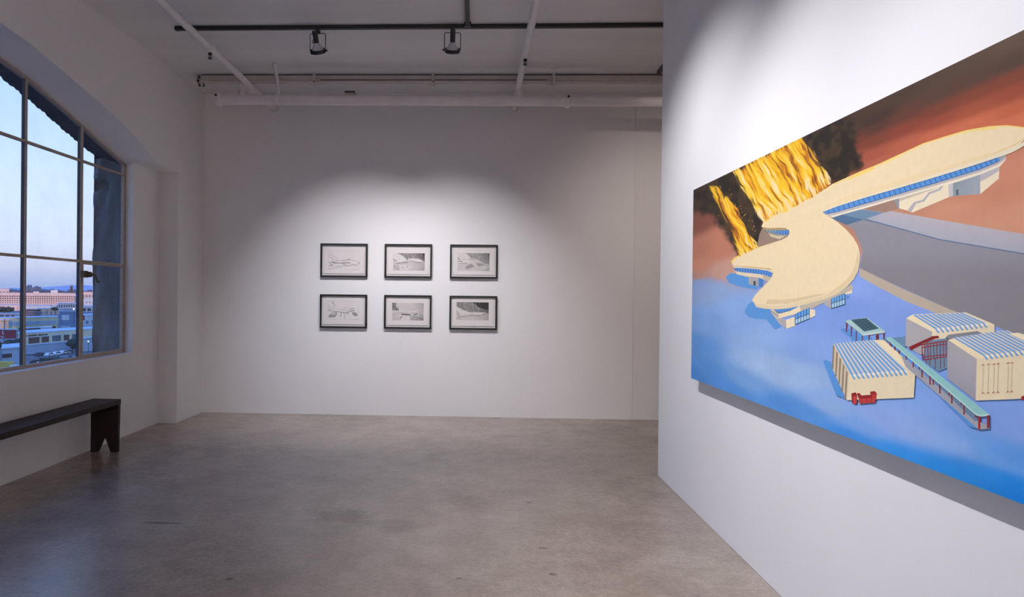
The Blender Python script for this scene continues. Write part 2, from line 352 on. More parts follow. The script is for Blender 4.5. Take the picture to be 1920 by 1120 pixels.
edges = [YW1-0.05] + MUL + [YW0+0.05]; zr = [ZS+0.03, TR[1], TR[0], 9]
for i in range(6):
    y1, y0 = edges[i], edges[i+1]
    for j in range(3):
        if j < 2: poly = [(y0, zr[j]), (y1, zr[j]), (y1, zr[j+1]), (y0, zr[j+1])]
        else: poly = [(y0, zr[2]), (y1, zr[2])] + [(y1+(y0-y1)*k/6, zin(y1+(y0-y1)*k/6)-0.02) for k in range(7)]
        mb = MB(); mb.add([(XFRM-0.004, y, z) for y, z in poly], [tuple(range(len(poly)))]); mb.build('pane', M['window_glass'], win, normals=False)
y0, y1, z0, z1 = MUL[0]+0.017, YW1-0.042, ZS+0.03, TR[1]-0.011
mb = MB(); bw = 0.014
mb.box((XFRM-0.012, y0, z0), (XFRM+0.02, y0+bw, z1)).box((XFRM-0.012, y1-bw, z0), (XFRM+0.02, y1, z1)).box((XFRM-0.012, y0, z0), (XFRM+0.02, y1, z0+bw)).box((XFRM-0.012, y0, z1-bw), (XFRM+0.02, y1, z1))
mb.build('casement_frame', M['steel'], win, bevel=0.002)
h0 = at(152, 514, 0, XFRM+0.03); mb = MB()
mb.box((XFRM+0.015, MUL[0]-0.012, h0[2]-0.03), (XFRM+0.05, MUL[0]+0.05, h0[2]+0.03))
mb.lathe([(0.0, 0), (0.026, 0), (0.024, 0.03), (0.016, 0.04), (0, 0.042)], (XFRM+0.045, MUL[0]+0.045, h0[2]-0.002), (1, 0.5, 0), 14)
mb.tube([(XFRM+0.07, MUL[0]+0.06, h0[2]), (XFRM+0.078, MUL[0]+0.095, h0[2]-0.004), (XFRM+0.082, MUL[0]+0.115, h0[2]-0.018), (XFRM+0.083, MUL[0]+0.132, h0[2]-0.055), (XFRM+0.084, MUL[0]+0.142, h0[2]-0.066), (XFRM+0.085, MUL[0]+0.165, h0[2]-0.064)], [0.010, 0.009, 0.0085, 0.008, 0.010, 0.011], 10)
tag(mb.build('handle', M['bronze'], win, smooth=True), label='aged bronze lever handle')
win2 = win.copy(); win2.name = 'window_2_added'; COL.objects.link(win2); win2.location.y += BAY2; win2['label'] = 'second arched steel window, added unseen behind the viewer for more daylight'  # copy added out of view for more blue fill
for ch in list(win.children):
    c_ = ch.copy(); COL.objects.link(c_); c_.parent = win2
    for g_ in list(ch.children):
        d_ = g_.copy(); COL.objects.link(d_); d_.parent = c_

# ================================================================== LIGHT TRACKS AND LAMPS
def track_z(): return ZC
TRY = 5.945
e3x = at(1236, 135, 2, ZC-0.02)[0]
tr1 = empty('light_track', (-0.5, TRY, ZC), 'long black lighting track running across the ceiling parallel to the far wall', 'light track', 'ceiling tracks')
a, b = at(331, 54, 2, ZC-0.02), at(1247, 48, 2, ZC-0.02)
sl = (b[1]-a[1])/(b[0]-a[0])
def ty(x): return a[1] + sl*(x-a[0])
def track_body(name, p, q, parent, h=0.034, w=0.036):
    p, q = Vector(p), Vector(q); d = (q-p).normalized(); n = Vector((-d.y, d.x, 0))*(w/2); m = MB()
    m.prism([p-n-Vector((0, 0, h)), p+n-Vector((0, 0, h)), p+n, p-n], q-p)
    return m.build(name, M['black_metal'], parent, bevel=0.003)
track_body('track_rail', (a[0], ty(a[0]), ZC), (e3x-0.03, ty(1.8), ZC), tr1)
m = MB(); m.box((a[0]-0.012, ty(a[0])-0.02, ZC-0.036), (a[0]+0.02, ty(a[0])+0.02, ZC-0.002)); m.build('end_cap', M['black_metal'], tr1, bevel=0.004)
XT2 = -0.088
tr2 = empty('light_track', (XT2, 3, ZC), 'black lighting track joining the long track at right angles, running towards the viewer', 'light track', 'ceiling tracks')
track_body('track_rail', (XT2, ty(XT2)-0.02, ZC), (XT2, -3.6, ZC), tr2)
m = MB(); m.box((XT2-0.028, ty(XT2)-0.075, ZC-0.038), (XT2+0.028, ty(XT2)-0.02, ZC-0.002)); m.build('connector', M['black_metal'], tr2, bevel=0.004)
e3 = at(1236, 135, 2, ZC-0.02)
tr3 = empty('light_track', (e3[0], 5, ZC), 'short visible end of a black track beside the partition edge', 'light track', 'ceiling tracks')
track_body('track_rail', (e3[0], e3[1], ZC), (e3[0], 3.0, ZC), tr3)
m = MB(); m.box((e3[0]-0.02, e3[1]-0.02, ZC-0.036), (e3[0]+0.02, e3[1]+0.012, ZC-0.002)); m.build('end_cap', M['black_metal'], tr3, bevel=0.004)

def track_light(loc, aim, label, power, cone=74, blend=0.75, group='track lamps', knob=1, cable=False, size=0.032, fix_tilt=None, colour=SPOT_COL):
    """loc = underside of the track; the lamp hangs in a wire yoke and points at aim"""
    x, y, z = loc; T = empty('track_light', loc, label, 'lamp', group)
    m = MB(); m.box((x-0.018, y-0.03, z-0.03), (x+0.018, y+0.03, z+0.002)); m.lathe([(0, 0), (0.014, 0), (0.014, -0.02), (0, -0.02)], (x, y, z-0.02), (0, 0, 1), 12); m.build('adapter', M['black_metal'], T, bevel=0.003)
    top, h, w = z-0.036, 0.150, 0.069
    piv = Vector((x, y, top-h)); d = (Vector(aim)-piv); d = d.normalized()
    hz = Vector((d.x, d.y, 0)); hz.normalize(); side = Vector((-hz.y, hz.x, 0))
    P = lambda s_, zz: Vector((x, y, zz)) + side*s_
    m = MB(); m.tube([P(-w, top-h), P(-w, top-0.008), P(-w+0.008, top), P(w-0.008, top), P(w, top-0.008), P(w, top-h)], 0.0035, 8); m.build('yoke', M['black_metal'], T, smooth=True)
    if fix_tilt is not None: d = (hz*math.sin(fix_tilt) + Vector((0, 0, -1))*math.cos(fix_tilt)).normalized()
    m = MB(); m.lathe([(0.055, -0.012), (0.066, -0.012), (0.066, 0.018), (0.055, 0.018), (0.055, -0.012)], piv, d, 28)
    r = m.build('ring', M['black_metal'], T, smooth=True)
    m = MB(); kk = piv + side*(w*knob); m.lathe([(0, 0), (0.009, 0), (0.009, 0.016), (0, 0.016)], kk, side*knob, 10); m.build('knob', M['black_metal'], T, smooth=True)
    m = MB(); m.lathe([(0.017, -0.072), (0.026, -0.058), (0.040, -0.03), (0.053, -0.004), (0.054, 0.006)], piv, d, 28); m.build('bulb', M['lamp_glass'], T, smooth=True)
    m = MB(); m.lathe([(0, 0.004), (0.02, 0.006), (0.053, 0.002)], piv, d, 24); m.build('lens', M['lens'], T, smooth=True)
    m = MB(); m.lathe([(0, -0.166), (0.020, -0.166), (0.022, -0.16), (0.022, -0.068), (0, -0.068)], piv, d, 18); m.build('socket', M['black_metal'], T, smooth=True)
    if cable:
        q = Vector((x, y, top)); m = MB()
        m.tube([q+side*0.012, q+side*0.03-Vector((0, 0, 0.03)), q+side*0.052-Vector((0, 0, 0.066)), q+side*0.05-Vector((0, 0, 0.083)), q+side*0.038-Vector((0, 0, 0.078)), q+side*0.02-Vector((0, 0, 0.03)), q+side*0.008], 0.003, 8)
        m.build('cable', M['black_metal'], T, smooth=True)
    L = bpy.data.lights.new('lamp_beam', 'SPOT'); lo = bpy.data.objects.new('lamp_beam', L); COL.objects.link(lo); lo.parent = T
    L.energy = power; L.color = colour; L.spot_size = math.radians(cone); L.spot_blend = blend; L.shadow_soft_size = size
    dd = (Vector(aim)-piv).normalized(); lo.location = piv + d*0.03 - Vector(loc)
    lo.rotation_euler = dd.to_track_quat('-Z', 'Y').to_euler()
    return T
for px, aim, lab, kn, cb in ((598, (-1.2, 7.9, 0.6), 'black wire-yoke track lamp, left of the two on the long track, cable loop showing', -1, True),
                             (849, (-0.35, 7.9, 0.6), 'black wire-yoke track lamp close left of the track junction', 1, False)):
    p = at(px, 60, 1, TRY); track_light((p[0], ty(p[0]), ZC-0.034), aim, lab, SPOT_BACK, 78, 1.0, knob=kn, cable=cb, fix_tilt=math.radians(33))
for y, ay, cn, lb in ((4.35, 4.35, 106, 'black track lamp turned to the painting, farthest from the viewer of three'), (3.1, 2.8, 92, 'black track lamp turned to the painting, middle one of three'), (1.9, 1.6, 88, 'black track lamp turned to the painting, nearest to the viewer of three')):
    track_light((XT2, y, ZC-0.034), (XP, ay, 0.6), lb, SPOT_PAINT*(1.0 if y > 2 else 0.75), cn, 1.0, group='lamps turned to the painting')
for y, ax, ay, lb in ((-1.4, -2.2, YREAR, 'added fill lamp on the track, unseen, turned to the window side of the rear wall'), (-2.2, 0.2, YREAR, 'added fill lamp on the track, unseen, turned to the middle of the rear wall'), (-3.0, 2.6, YREAR, 'added fill lamp on the track, unseen, turned to the far side of the rear wall'), (-0.7, 4.5, -4.5, 'added fill lamp on the track, unseen, turned past the near end of the partition')):
    track_light((XT2, y, ZC-0.034), (ax, ay, 1.4), lb, FILL_REAR, 110, 1.0, colour=WARM_COL, group='added fill lamps behind the viewer')  # unseen lamps added to lift the room's ambient light
track_light((e3[0], 5.3, ZC-0.034), (2.6, YB, 1.0), 'black track lamp on the short track behind the partition', 105.0, 100, 1.0, colour=WARM_COL, group='lamps behind the partition')

# ================================================================== PIPES UNDER THE CEILING
YM, ZM, RM = 7.1, 3.432, 0.052
x0 = at(408, 187, 1, YM)[0]
main = empty('sprinkler_main', (x0, YM, ZM), 'thick white sprinkler pipe hanging in front of the far wall under the ceiling', 'pipe')
def H(x): return ZM + 0.004 - 0.0032*(x-x0)
m = MB(); m.tube([(x0+0.02, YM, H(x0)), (XRIGHT, YM, H(XRIGHT))], RM, 24); m.build('pipe', M['white_pipe'], main, smooth=True)
def coupling(x, parent, w=0.05, r=RM+0.016, dark=True):
    m = MB(); z = H(x); m.tube([(x-w/2, YM, z), (x-w/2+0.006, YM, z), (x+w/2-0.006, YM, z), (x+w/2, YM, z)], [r-0.008, r, r, r-0.008], 24)
    m.box((x-0.02, YM-r-0.012, z-0.045), (x+0.02, YM-r+0.02, z+0.055)); c = m.build('coupling', M['white_pipe'], parent, smooth=True)
    m = MB(); m.lathe([(0, 0), (0.013, 0), (0.013, 0.012), (0.006, 0.012), (0.006, 0.02), (0, 0.02)], (x, YM-r-0.010, z+0.026), (0, -1, 0), 10); m.build('bolt', M['rust'], c, smooth=True)
coupling(x0+0.012, main, 0.06); coupling(at(1064, 190, 1, YM)[0], main, 0.055)
m = MB(); m.lathe([(0, -0.02), (RM*0.8, -0.02), (RM+0.004, 0.0), (RM+0.004, 0.03)], (x0, YM, H(x0)), (1, 0, 0), 24); m.build('end_cap', M['white_pipe'], main, smooth=True)
# risers from the main to the two branch lines
XB1, XB2, ZB, RB = -2.360, 0.425, 3.575, 0.031
for xr in (at(457, 170, 1, YM)[0], at(975, 170, 1, YM)[0]):
    m = MB(); z = H(xr); m.tube([(xr, YM, z+0.02), (xr, YM, 3.531)], 0.033, 18); r_ = m.build('riser', M['white_pipe'], main, smooth=True)
    m = MB(); m.tube([(xr, YM, z+0.088), (xr, YM, z+0.092), (xr, YM, z+0.108), (xr, YM, z+0.112)], [0.036, 0.044, 0.044, 0.036], 18); m.build('collar', M['white_pipe'], r_, smooth=True)
    m = MB(); m.tube([(xr, YM, z+0.045), (xr, YM, z+0.05), (xr, YM, z+0.070), (xr, YM, z+0.075)], [0.036, 0.042, 0.042, 0.036], 18); m.build('collar', M['white_pipe'], r_, smooth=True)
# hangers: a slanting pipe with a clevis strap, a thin rod with a flange
xa = at(524, 172, 1, YM)[0]; pt = at(515, 118, 2, ZC)
m = MB(); m.tube([(pt[0], pt[1], ZC), (xa, YM-0.01, H(xa)+RM+0.01)], 0.017, 14); hg = m.build('hanger', M['white_pipe'], main, smooth=True)
m = MB(); z = H(xa)
for dx in (-0.055, 0.012):
    m.tube([(xa+dx*0.5, YM-0.01, z+RM+0.035)] + [(xa+dx+0.012*math.sin(q*math.pi/8), YM-math.sin(q*math.pi/8)*(RM+0.008), z+math.cos(q*math.pi/8)*(RM+0.008)) for q in range(9)] + [(xa+dx+0.02, YM+0.01, z-RM-0.012)], 0.006, 8)
m.tube([(xa-0.05, YM-0.02, z+RM+0.035), (xa+0.03, YM-0.02, z+RM+0.035)], 0.008, 8)
m.build('strap', M['white_pipe'], hg, smooth=True)
pt = at(1040, 128, 2, ZC); xa = at(1037, 178, 1, YM)[0]
m = MB(); m.tube([(pt[0], pt[1], ZC), (xa, YM, H(xa)+RM-0.01)], 0.007, 10); m.lathe([(0, 0), (0.032, 0), (0.03, -0.006), (0.01, -0.01)], (pt[0], pt[1], ZC), (0, 0, 1), 16)
m.box((xa-0.01, YM-0.012, H(xa)+RM-0.01), (xa+0.012, YM+0.012, H(xa)+RM+0.06)); m.build('hanger', M['white_pipe'], main, smooth=True)
xa = at(448, 175, 1, YM)[0]; m = MB(); m.box((xa-0.008, YM-0.012, H(xa)+RM-0.008), (xa+0.010, YM+0.012, H(xa)+RM+0.05)); m.tube([(xa-0.006, YM, H(xa)+RM+0.04), (xa-0.006, YM, ZC)], 0.0025, 6); m.build('hanger', M['white_rail'], main)

def branch(xb, label, heads, coup):
    B = empty('sprinkler_branch_pipe', (xb, 5, ZB), label, 'pipe', 'sprinkler branch pipes')
    m = MB(); m.tube([(xb, -3.8, ZB), (xb, YB+0.004, ZB-0.012)], RB, 32); m.build('pipe', M['white_pipe'], B, smooth=True)
    m = MB(); m.lathe([(RB, -0.05), (RB+0.014, -0.05), (RB+0.018, 0.0)], (xb, YB, ZB-0.012), (0, 1, 0), 32); m.build('wall_collar', M['white_pipe'], B, smooth=True)
    for y in heads:
        m = MB(); m.tube([(xb, y-0.04, ZB), (xb, y-0.032, ZB), (xb, y+0.032, ZB), (xb, y+0.04, ZB)], [RB+0.003, RB+0.011, RB+0.011, RB+0.003], 32); m.tube([(xb, y, ZB), (xb, y, ZB-0.055)], [RB*0.9, 0.017], 14); f_ = m.build('tee', M['white_pipe'], B, smooth=True)
        m = MB(); z = ZB-0.052
        m.lathe([(0, 0), (0.016, 0), (0.016, -0.018), (0.010, -0.022), (0, -0.022)], (xb, y, z), (0, 0, 1), 12)
        for s_ in (-1, 1): m.tube([(xb+s_*0.012, y, z-0.02), (xb+s_*0.014, y, z-0.034), (xb+s_*0.004, y, z-0.05)], 0.003, 6)
        m.tube([(xb, y, z-0.02), (xb, y, z-0.05)], 0.004, 8); m.lathe([(0, -0.050), (0.019, -0.050), (0.019, -0.054), (0, -0.054)], (xb, y, z), (0, 0, 1), 14)
        m.build('sprinkler_head', M['brass'], B, smooth=True)
    return B
branch(XB1, 'white sprinkler branch pipe running overhead to the far wall on the window side', [at(394, 92, 0, XB1)[1], 2.6], None)
branch(XB2, 'white sprinkler branch pipe running overhead to the far wall beside the partition', [at(985, 92, 0, XB2)[1], 2.6], None)

# old sliding-door rail fixed under the ceiling
YRL = 7.22; xr0 = at(374, 150, 1, YRL)[0]
rail = empty('ceiling_rail', (xr0, YRL, 3.68), 'long white painted rail with brackets under the ceiling above the sprinkler pipe', 'rail')
m = MB(); m.box((xr0+0.01, YRL, 3.678), (XRIGHT, YRL+0.03, 3.730)); m.build('rail_bar', M['white_rail'], rail, bevel=0.004)
m = MB(); m.tube([(xr0+0.02, YRL-0.01, 3.656), (XRIGHT, YRL-0.01, 3.656)], 0.019, 14); m.build('conduit', M['white_rail'], rail, smooth=True)
m = MB(); m.tube([(xr0+0.03, YRL-0.008, 3.734), (XRIGHT, YRL-0.008, 3.734)], 0.005, 8); m.build('cable', M['rust'], rail, smooth=True)
m = MB(); m.tube([(at(600, 152, 1, YRL)[0], YRL-0.008, 3.680), (at(1026, 152, 1, YRL)[0], YRL-0.008, 3.680)], 0.005, 8); m.build('cable', M['rust'], rail, smooth=True)
for px in (590, 812, 1037):
    xx = at(px, 150, 1, YRL)[0]; m = MB()
    m.box((xx-0.014, YRL-0.036, 3.625), (xx+0.014, YRL+0.032, ZC)).box((xx-0.06, YRL-0.005, 3.640), (xx+0.06, YRL+0.036, 3.672)); br = m.build('bracket', M['white_rail'], rail, bevel=0.003)
    m = MB(); m.lathe([(0, 0), (0.008, 0), (0.008, 0.01), (0, 0.01)], (xx+0.004, YRL-0.036, 3.655), (0, -1, 0), 8); m.build('bolt', M['rust'], br)
m = MB(); m.box((xr0-0.035, YRL-0.01, 3.66), (xr0+0.012, YRL+0.05, ZC)); m.tube([(xr0-0.02, YRL-0.02, 3.70), (xr0, YRL-0.02, 3.65), (xr0+0.01, YRL-0.02, 3.615)], 0.013, 8); br = m.build('end_bracket', M['white_rail'], rail, bevel=0.004)
m = MB()
for dx, dz in ((0.012, 3.705), (0.0, 3.66), (0.018, 3.612), (0.062, 3.610)): m.lathe([(0, 0), (0.014, 0), (0.011, 0.012), (0, 0.012)], (xr0+dx, YRL-0.034, dz), (0, -1, 0), 9)
m.tube([(xr0+0.006, YRL-0.03, 3.72), (xr0, YRL-0.036, 3.66), (xr0+0.018, YRL-0.034, 3.612)], 0.006, 6); m.tube([(xr0+0.062, YRL-0.03, 3.61), (xr0+0.05, YRL-0.02, 3.65)], 0.006, 6)
m.build('rusted_bolts', M['rust'], br)
p = at(658, 168, 1, YB-0.03); m = MB(); m.box((p[0]-0.055, YB-0.10, 3.70), (p[0]+0.055, YB-0.02, ZC)); jb = tag(m.build('junction_box', M['white_rail'], bevel=0.004), 'small white electrical box under the ceiling between rail and sprinkler pipe', 'electrical box')
m = MB(); m.box((p[0]-0.058, YB-0.105, 3.722), (p[0]+0.058, YB-0.10, 3.736)); m.build('cover_edge', M['rust'], jb)
if jb.location.length == 0:
    pass

# ================================================================== BENCH
BY1, BY0, BXA, BXB, BZ, BT = 5.895, 3.35, -3.346, -3.096, 0.461, 0.043
bench = empty('bench', ((BXA+BXB)/2, (BY0+BY1)/2, 0), 'long low dark wooden bench under the arched window', 'bench')
m = MB(); m.box((BXA, BY0, BZ-BT), (BXB, BY1, BZ)); m.build('seat', M['wood'], bench, bevel=0.004)
for yl in (BY1-0.045, BY0+0.01):
    w_ = BXB-BXA; xa, xb = BXA+0.004, BXB-0.002; zt = BZ-BT; mid = (xa+xb)/2
    poly = [(xa, yl, zt), (xa-0.0, yl, 0), (xa+0.058, yl, 0), (mid, yl, 0.148), (xb-0.066, yl, 0), (xb-0.008, yl, 0), (xb, yl, zt)]
    m = MB()
    # two feet: split at the notch so every face stays convex
    for half in ([poly[0], poly[1], poly[2], poly[3], (mid, yl, zt)], [(mid, yl, zt), poly[3], poly[4], poly[5], poly[6]]): m.prism(half, (0, 0.038, 0))
    bm_ = m.build('leg', M['wood'], bench)

# ================================================================== FRAMED DRAWINGS
def seg_dist(X, Y, a, b):
    ax, ay = a; bx, by = b; dx, dy = bx-ax, by-ay; L = dx*dx+dy*dy+1e-9
    tt = np.clip(((X-ax)*dx+(Y-ay)*dy)/L, 0, 1); return np.hypot(X-ax-tt*dx, Y-ay-tt*dy)
def inside(X, Y, poly):
    r = np.zeros(X.shape, bool); n = len(poly)
    for i in range(n):
        (x0_, y0_), (x1_, y1_) = poly[i], poly[(i+1) % n]
        c = ((y0_ > Y) != (y1_ > Y)); xi = (x1_-x0_)*(Y-y0_)/((y1_-y0_) if y1_ != y0_ else 1e-9)+x0_; r ^= c & (X < xi)
    return r
def sdist(X, Y, poly):
    d = np.full(X.shape, 1e9)
    for i in range(len(poly)): d = np.minimum(d, seg_dist(X, Y, poly[i], poly[(i+1) % len(poly)]))
    return np.where(inside(X, Y, poly), d, -d)
_lat = np.random.rand(256, 256)
def vnoise(x, y):
    xi = np.floor(x).astype(int); yi = np.floor(y).astype(int); fx = x-xi; fy = y-yi; fx = fx*fx*(3-2*fx); fy = fy*fy*(3-2*fy)
    g = lambda i, j: _lat[i % 256, j % 256]
    return (g(xi, yi)*(1-fx)+g(xi+1, yi)*fx)*(1-fy)+(g(xi, yi+1)*(1-fx)+g(xi+1, yi+1)*fx)*fy
def fbm(x, y, o=4):
    s = 0; a = 0.5; t_ = 0
    for k in range(o): s = s + a*vnoise(x*2**k+17*k, y*2**k+31*k); t_ += a; a *= 0.5
    return s/t_
def sstep(a, b, x): q = np.clip((x-a)/(b-a), 0, 1); return q*q*(3-2*q)

def draw(rect, fills, strokes, tone, outline=0.0, sky=None):
    """paper sheet in the crop's pixels 215..1265 x 195..905 -> darkness grid"""
    NX, NY = 170, 112; X, Y = np.meshgrid(np.linspace(215, 1265, NX), np.linspace(195, 905, NY)); D = np.zeros(X.shape)
    x0_, x1_, y0_, y1_ = rect; ins = (X > x0_) & (X < x1_) & (Y > y0_) & (Y < y1_); n = fbm(X/30, Y/30, 5)
    if tone:
        u = (X-x0_)/(x1_-x0_); v = (Y-y0_)/(y1_-y0_); vg = np.clip(np.abs(u-0.45)**2.2*1.5*(0.5+np.abs(v-0.5)), 0, 1)
        D += ins*(tone*(0.75+0.5*n)+0.55*vg*(u > 0.45)+0.15*vg)
    for poly, val, add in fills:
        k = sstep(-6, 8, sdist(X, Y, poly))*ins; D = D*(1-k)+k*(val+(D if add else 0)+0.16*(n-0.5)) if not add else D+k*val*(0.6+0.8*n)
    for pts, w, val in strokes:
        for a_, b_ in zip(pts, pts[1:]): D = np.maximum(D, val*sstep(w*0.5+7, w*0.5-3, seg_dist(X, Y, a_, b_))*(0.7+0.6*n))
    if outline:
        e = [(x0_, y0_), (x1_, y0_), (x1_, y1_), (x0_, y1_)]
        for i in range(4): D = np.maximum(D, outline*sstep(8, 2, seg_dist(X, Y, e[i], e[(i+1) % 4])))
    return np.clip(D*1.3, 0, 1)
DR = []
DR.append(draw((340, 1150, 315, 785), [([(345, 330), (470, 400), (640, 545), (450, 575), (345, 470)], 0.04, True)],
  [([(345, 340), (430, 375), (490, 450), (560, 500), (650, 550)], 4, .28), ([(345, 400), (420, 470), (500, 520)], 4, .2), ([(345, 470), (400, 500), (460, 535)], 8, .35), ([(400, 585), (560, 560), (740, 560), (900, 540), (1050, 560), (1140, 612), (1140, 640), (1040, 662), (890, 648)], 5, .45),
   ([(410, 600), (560, 625), (720, 620), (890, 612)], 16, .62), ([(345, 775), (600, 735), (900, 690), (1050, 662)], 8, .45), ([(345, 705), (560, 700), (760, 690), (900, 672)], 8, .35), ([(345, 600), (380, 640), (435, 672), (350, 705)], 14, .5),
   ([(700, 650), (780, 660)], 20, .4), ([(535, 560), (550, 570)], 22, .45), ([(710, 552), (770, 556)], 16, .5), ([(800, 530), (895, 520)], 10, .4), ([(870, 520), (880, 524)], 22, .5), ([(680, 480), (760, 470), (800, 530)], 3, .15),
   ([(1030, 680), (1060, 700), (1110, 685)], 10, .4), ([(1140, 600), (1142, 640)], 12, .5), ([(990, 803), (1140, 792)], 5, .35), ([(400, 590), (470, 640), (520, 630)], 10, .5)], 0, .13))
DR.append(draw((345, 1165, 345, 805), [([(430, 345), (1165, 345), (1165, 575), (1000, 485), (760, 480), (700, 520), (600, 420)], .30, True), ([(345, 345), (440, 345), (560, 400), (690, 520), (560, 585), (420, 600), (345, 510)], .05, False),
   ([(720, 500), (850, 482), (1000, 492), (1145, 552), (1000, 572), (850, 552)], .06, False), ([(500, 660), (640, 640), (860, 700), (700, 800), (520, 790)], .1, False)],
  [([(350, 512), (430, 560)], 22, .5), ([(425, 622), (560, 600), (720, 590)], 20, .5), ([(780, 565), (890, 560), (1000, 592), (1140, 585)], 16, .45), ([(890, 605), (1060, 612)], 20, .38), ([(360, 680), (420, 740), (490, 785)], 20, .5), ([(450, 670), (490, 720), (480, 790)], 14, .4),
   ([(585, 690), (600, 750)], 18, .4), ([(700, 700), (735, 705)], 22, .45), ([(680, 740), (700, 730)], 12, .35), ([(690, 470), (720, 520)], 12, .5), ([(560, 660), (660, 640)], 8, .35), ([(500, 370), (600, 420), (700, 500)], 14, .42)], .20))
DR.append(draw((320, 1145, 328, 797), [([(500, 328), (1145, 328), (1145, 620), (1000, 600), (800, 480), (660, 455), (610, 370)], .27, True), ([(320, 328), (520, 335), (620, 400), (660, 455), (600, 500), (760, 600), (600, 590), (380, 600), (320, 430)], .06, False),
   ([(510, 715), (580, 640), (680, 605), (770, 690), (610, 740), (580, 770)], .42, False), ([(780, 590), (920, 590), (1060, 640), (860, 680)], .42, False), ([(860, 690), (1000, 650), (1120, 700), (960, 780)], .17, False)],
  [([(325, 440), (360, 490), (385, 510)], 16, .55), ([(350, 545), (440, 556)], 16, .55), ([(450, 498), (510, 500)], 10, .4), ([(390, 600), (480, 605), (560, 592)], 12, .5), ([(580, 490), (680, 492), (790, 488)], 10, .45), ([(560, 340), (620, 390), (670, 450)], 18, .5), ([(860, 670), (890, 660)], 18, .55), ([(1070, 690), (1090, 690)], 12, .45), ([(700, 640), (760, 690)], 10, .45)], .15))
DR.append(draw((320, 1130, 295, 765), [([(345, 690), (400, 590), (540, 560), (520, 720), (350, 720)], .20, True), ([(350, 645), (520, 650), (510, 720), (345, 720)], .25, True)],
  [([(435, 297), (460, 325), (490, 370), (510, 420)], 10, .6), ([(350, 385), (375, 440), (380, 490)], 6, .4), ([(420, 430), (460, 440), (470, 490)], 6, .35), ([(340, 460), (345, 500)], 8, .4), ([(335, 520), (420, 500), (520, 490), (700, 510), (880, 530), (1020, 520)], 6, .35),
   ([(340, 535), (480, 560), (700, 580), (850, 585), (930, 555), (1030, 525)], 16, .45), ([(745, 500), (750, 460), (900, 455)], 6, .3), ([(920, 488), (1010, 468)], 12, .5), ([(880, 540), (1000, 520)], 14, .4), ([(540, 570), (550, 640), (520, 690)], 16, .65), ([(680, 590), (670, 650), (655, 700)], 16, .45),
   ([(750, 590), (765, 680), (785, 745)], 7, .55), ([(800, 590), (810, 640)], 8, .4), ([(830, 590), (840, 640)], 8, .4), ([(870, 580), (850, 630)], 8, .4), ([(970, 590), (1010, 570), (1080, 610), (1095, 665), (1040, 675), (990, 640), (970, 600)], 12, .6), ([(1000, 610), (1060, 650)], 26, .6), ([(1040, 600), (1090, 640)], 16, .5), ([(1005, 775), (1125, 775)], 5, .4)], 0, .14))
DR.append(draw((328, 1148, 312, 775), [([(328, 312), (440, 312), (420, 400), (500, 500), (460, 525), (360, 500), (328, 520)], .42, True), ([(350, 520), (480, 520), (800, 520), (1010, 500), (960, 560), (820, 590), (560, 575), (400, 560)], .10, False), ([(800, 650), (900, 640), (1140, 690), (1148, 775), (810, 775)], .18, True), ([(560, 650), (780, 650), (800, 775), (560, 775)], .05, False)],
  [([(345, 330), (360, 450), (400, 500)], 40, .5), ([(470, 400), (500, 520)], 10, .5), ([(585, 612), (690, 622), (795, 628)], 24, .8), ([(905, 622), (985, 600)], 18, .75), ([(390, 590), (560, 575), (800, 590), (960, 565), (990, 540)], 10, .4), ([(360, 640), (390, 620)], 18, .5), ([(590, 670), (545, 718)], 20, .6), ([(345, 720), (540, 722)], 8, .35), ([(330, 765), (540, 765)], 8, .4), ([(1040, 550), (1070, 550)], 14, .5), ([(1060, 610), (1120, 665)], 14, .55), ([(1010, 480), (1040, 478)], 8, .35), ([(680, 650), (670, 730)], 5, .25)], .15))
DR.append(draw((305, 1135, 272, 750), [([(305, 272), (1135, 272), (1135, 590), (1060, 545), (850, 535), (650, 540), (480, 480), (305, 390)], .36, True), ([(700, 272), (1135, 272), (1135, 480), (900, 420)], .22, True), ([(305, 400), (480, 490), (640, 545), (1060, 560), (900, 605), (700, 600), (420, 640), (305, 520)], .06, False)],
  [([(315, 300), (420, 390), (500, 450), (640, 530)], 24, .55), ([(480, 400), (520, 450)], 18, .55), ([(590, 460), (690, 500)], 16, .5), ([(310, 510), (345, 570), (400, 620)], 14, .55), ([(310, 590), (360, 640), (420, 700)], 10, .5), ([(420, 650), (560, 645), (700, 610), (830, 632), (930, 630)], 16, .55), ([(700, 605), (830, 640)], 12, .5), ([(970, 602), (1060, 585)], 18, .6), ([(310, 690), (360, 670), (420, 700)], 12, .45), ([(800, 680), (960, 672), (1100, 640)], 8, .3), ([(510, 595), (525, 600)], 10, .4)], .16))
FW, FH, FD, FB = 0.549, 0.390, 0.034, 0.0195
LAB = ['black-framed line drawing of a flat curved roof with trailing plumes, top left of six', 'black-framed shaded pencil drawing with a pale plume and long wing, top middle of six',
       'black-framed pencil drawing with dark patches at its lower right, top right of six', 'black-framed line drawing with small flames and a box below the roof, bottom left of six',
       'black-framed pencil drawing with a dark bar under the roof, bottom middle of six', 'black-framed pencil drawing with a broad dark smoky sky, bottom right of six']
PAPER = lin((232, 226, 224)); INK = lin((58, 54, 56))
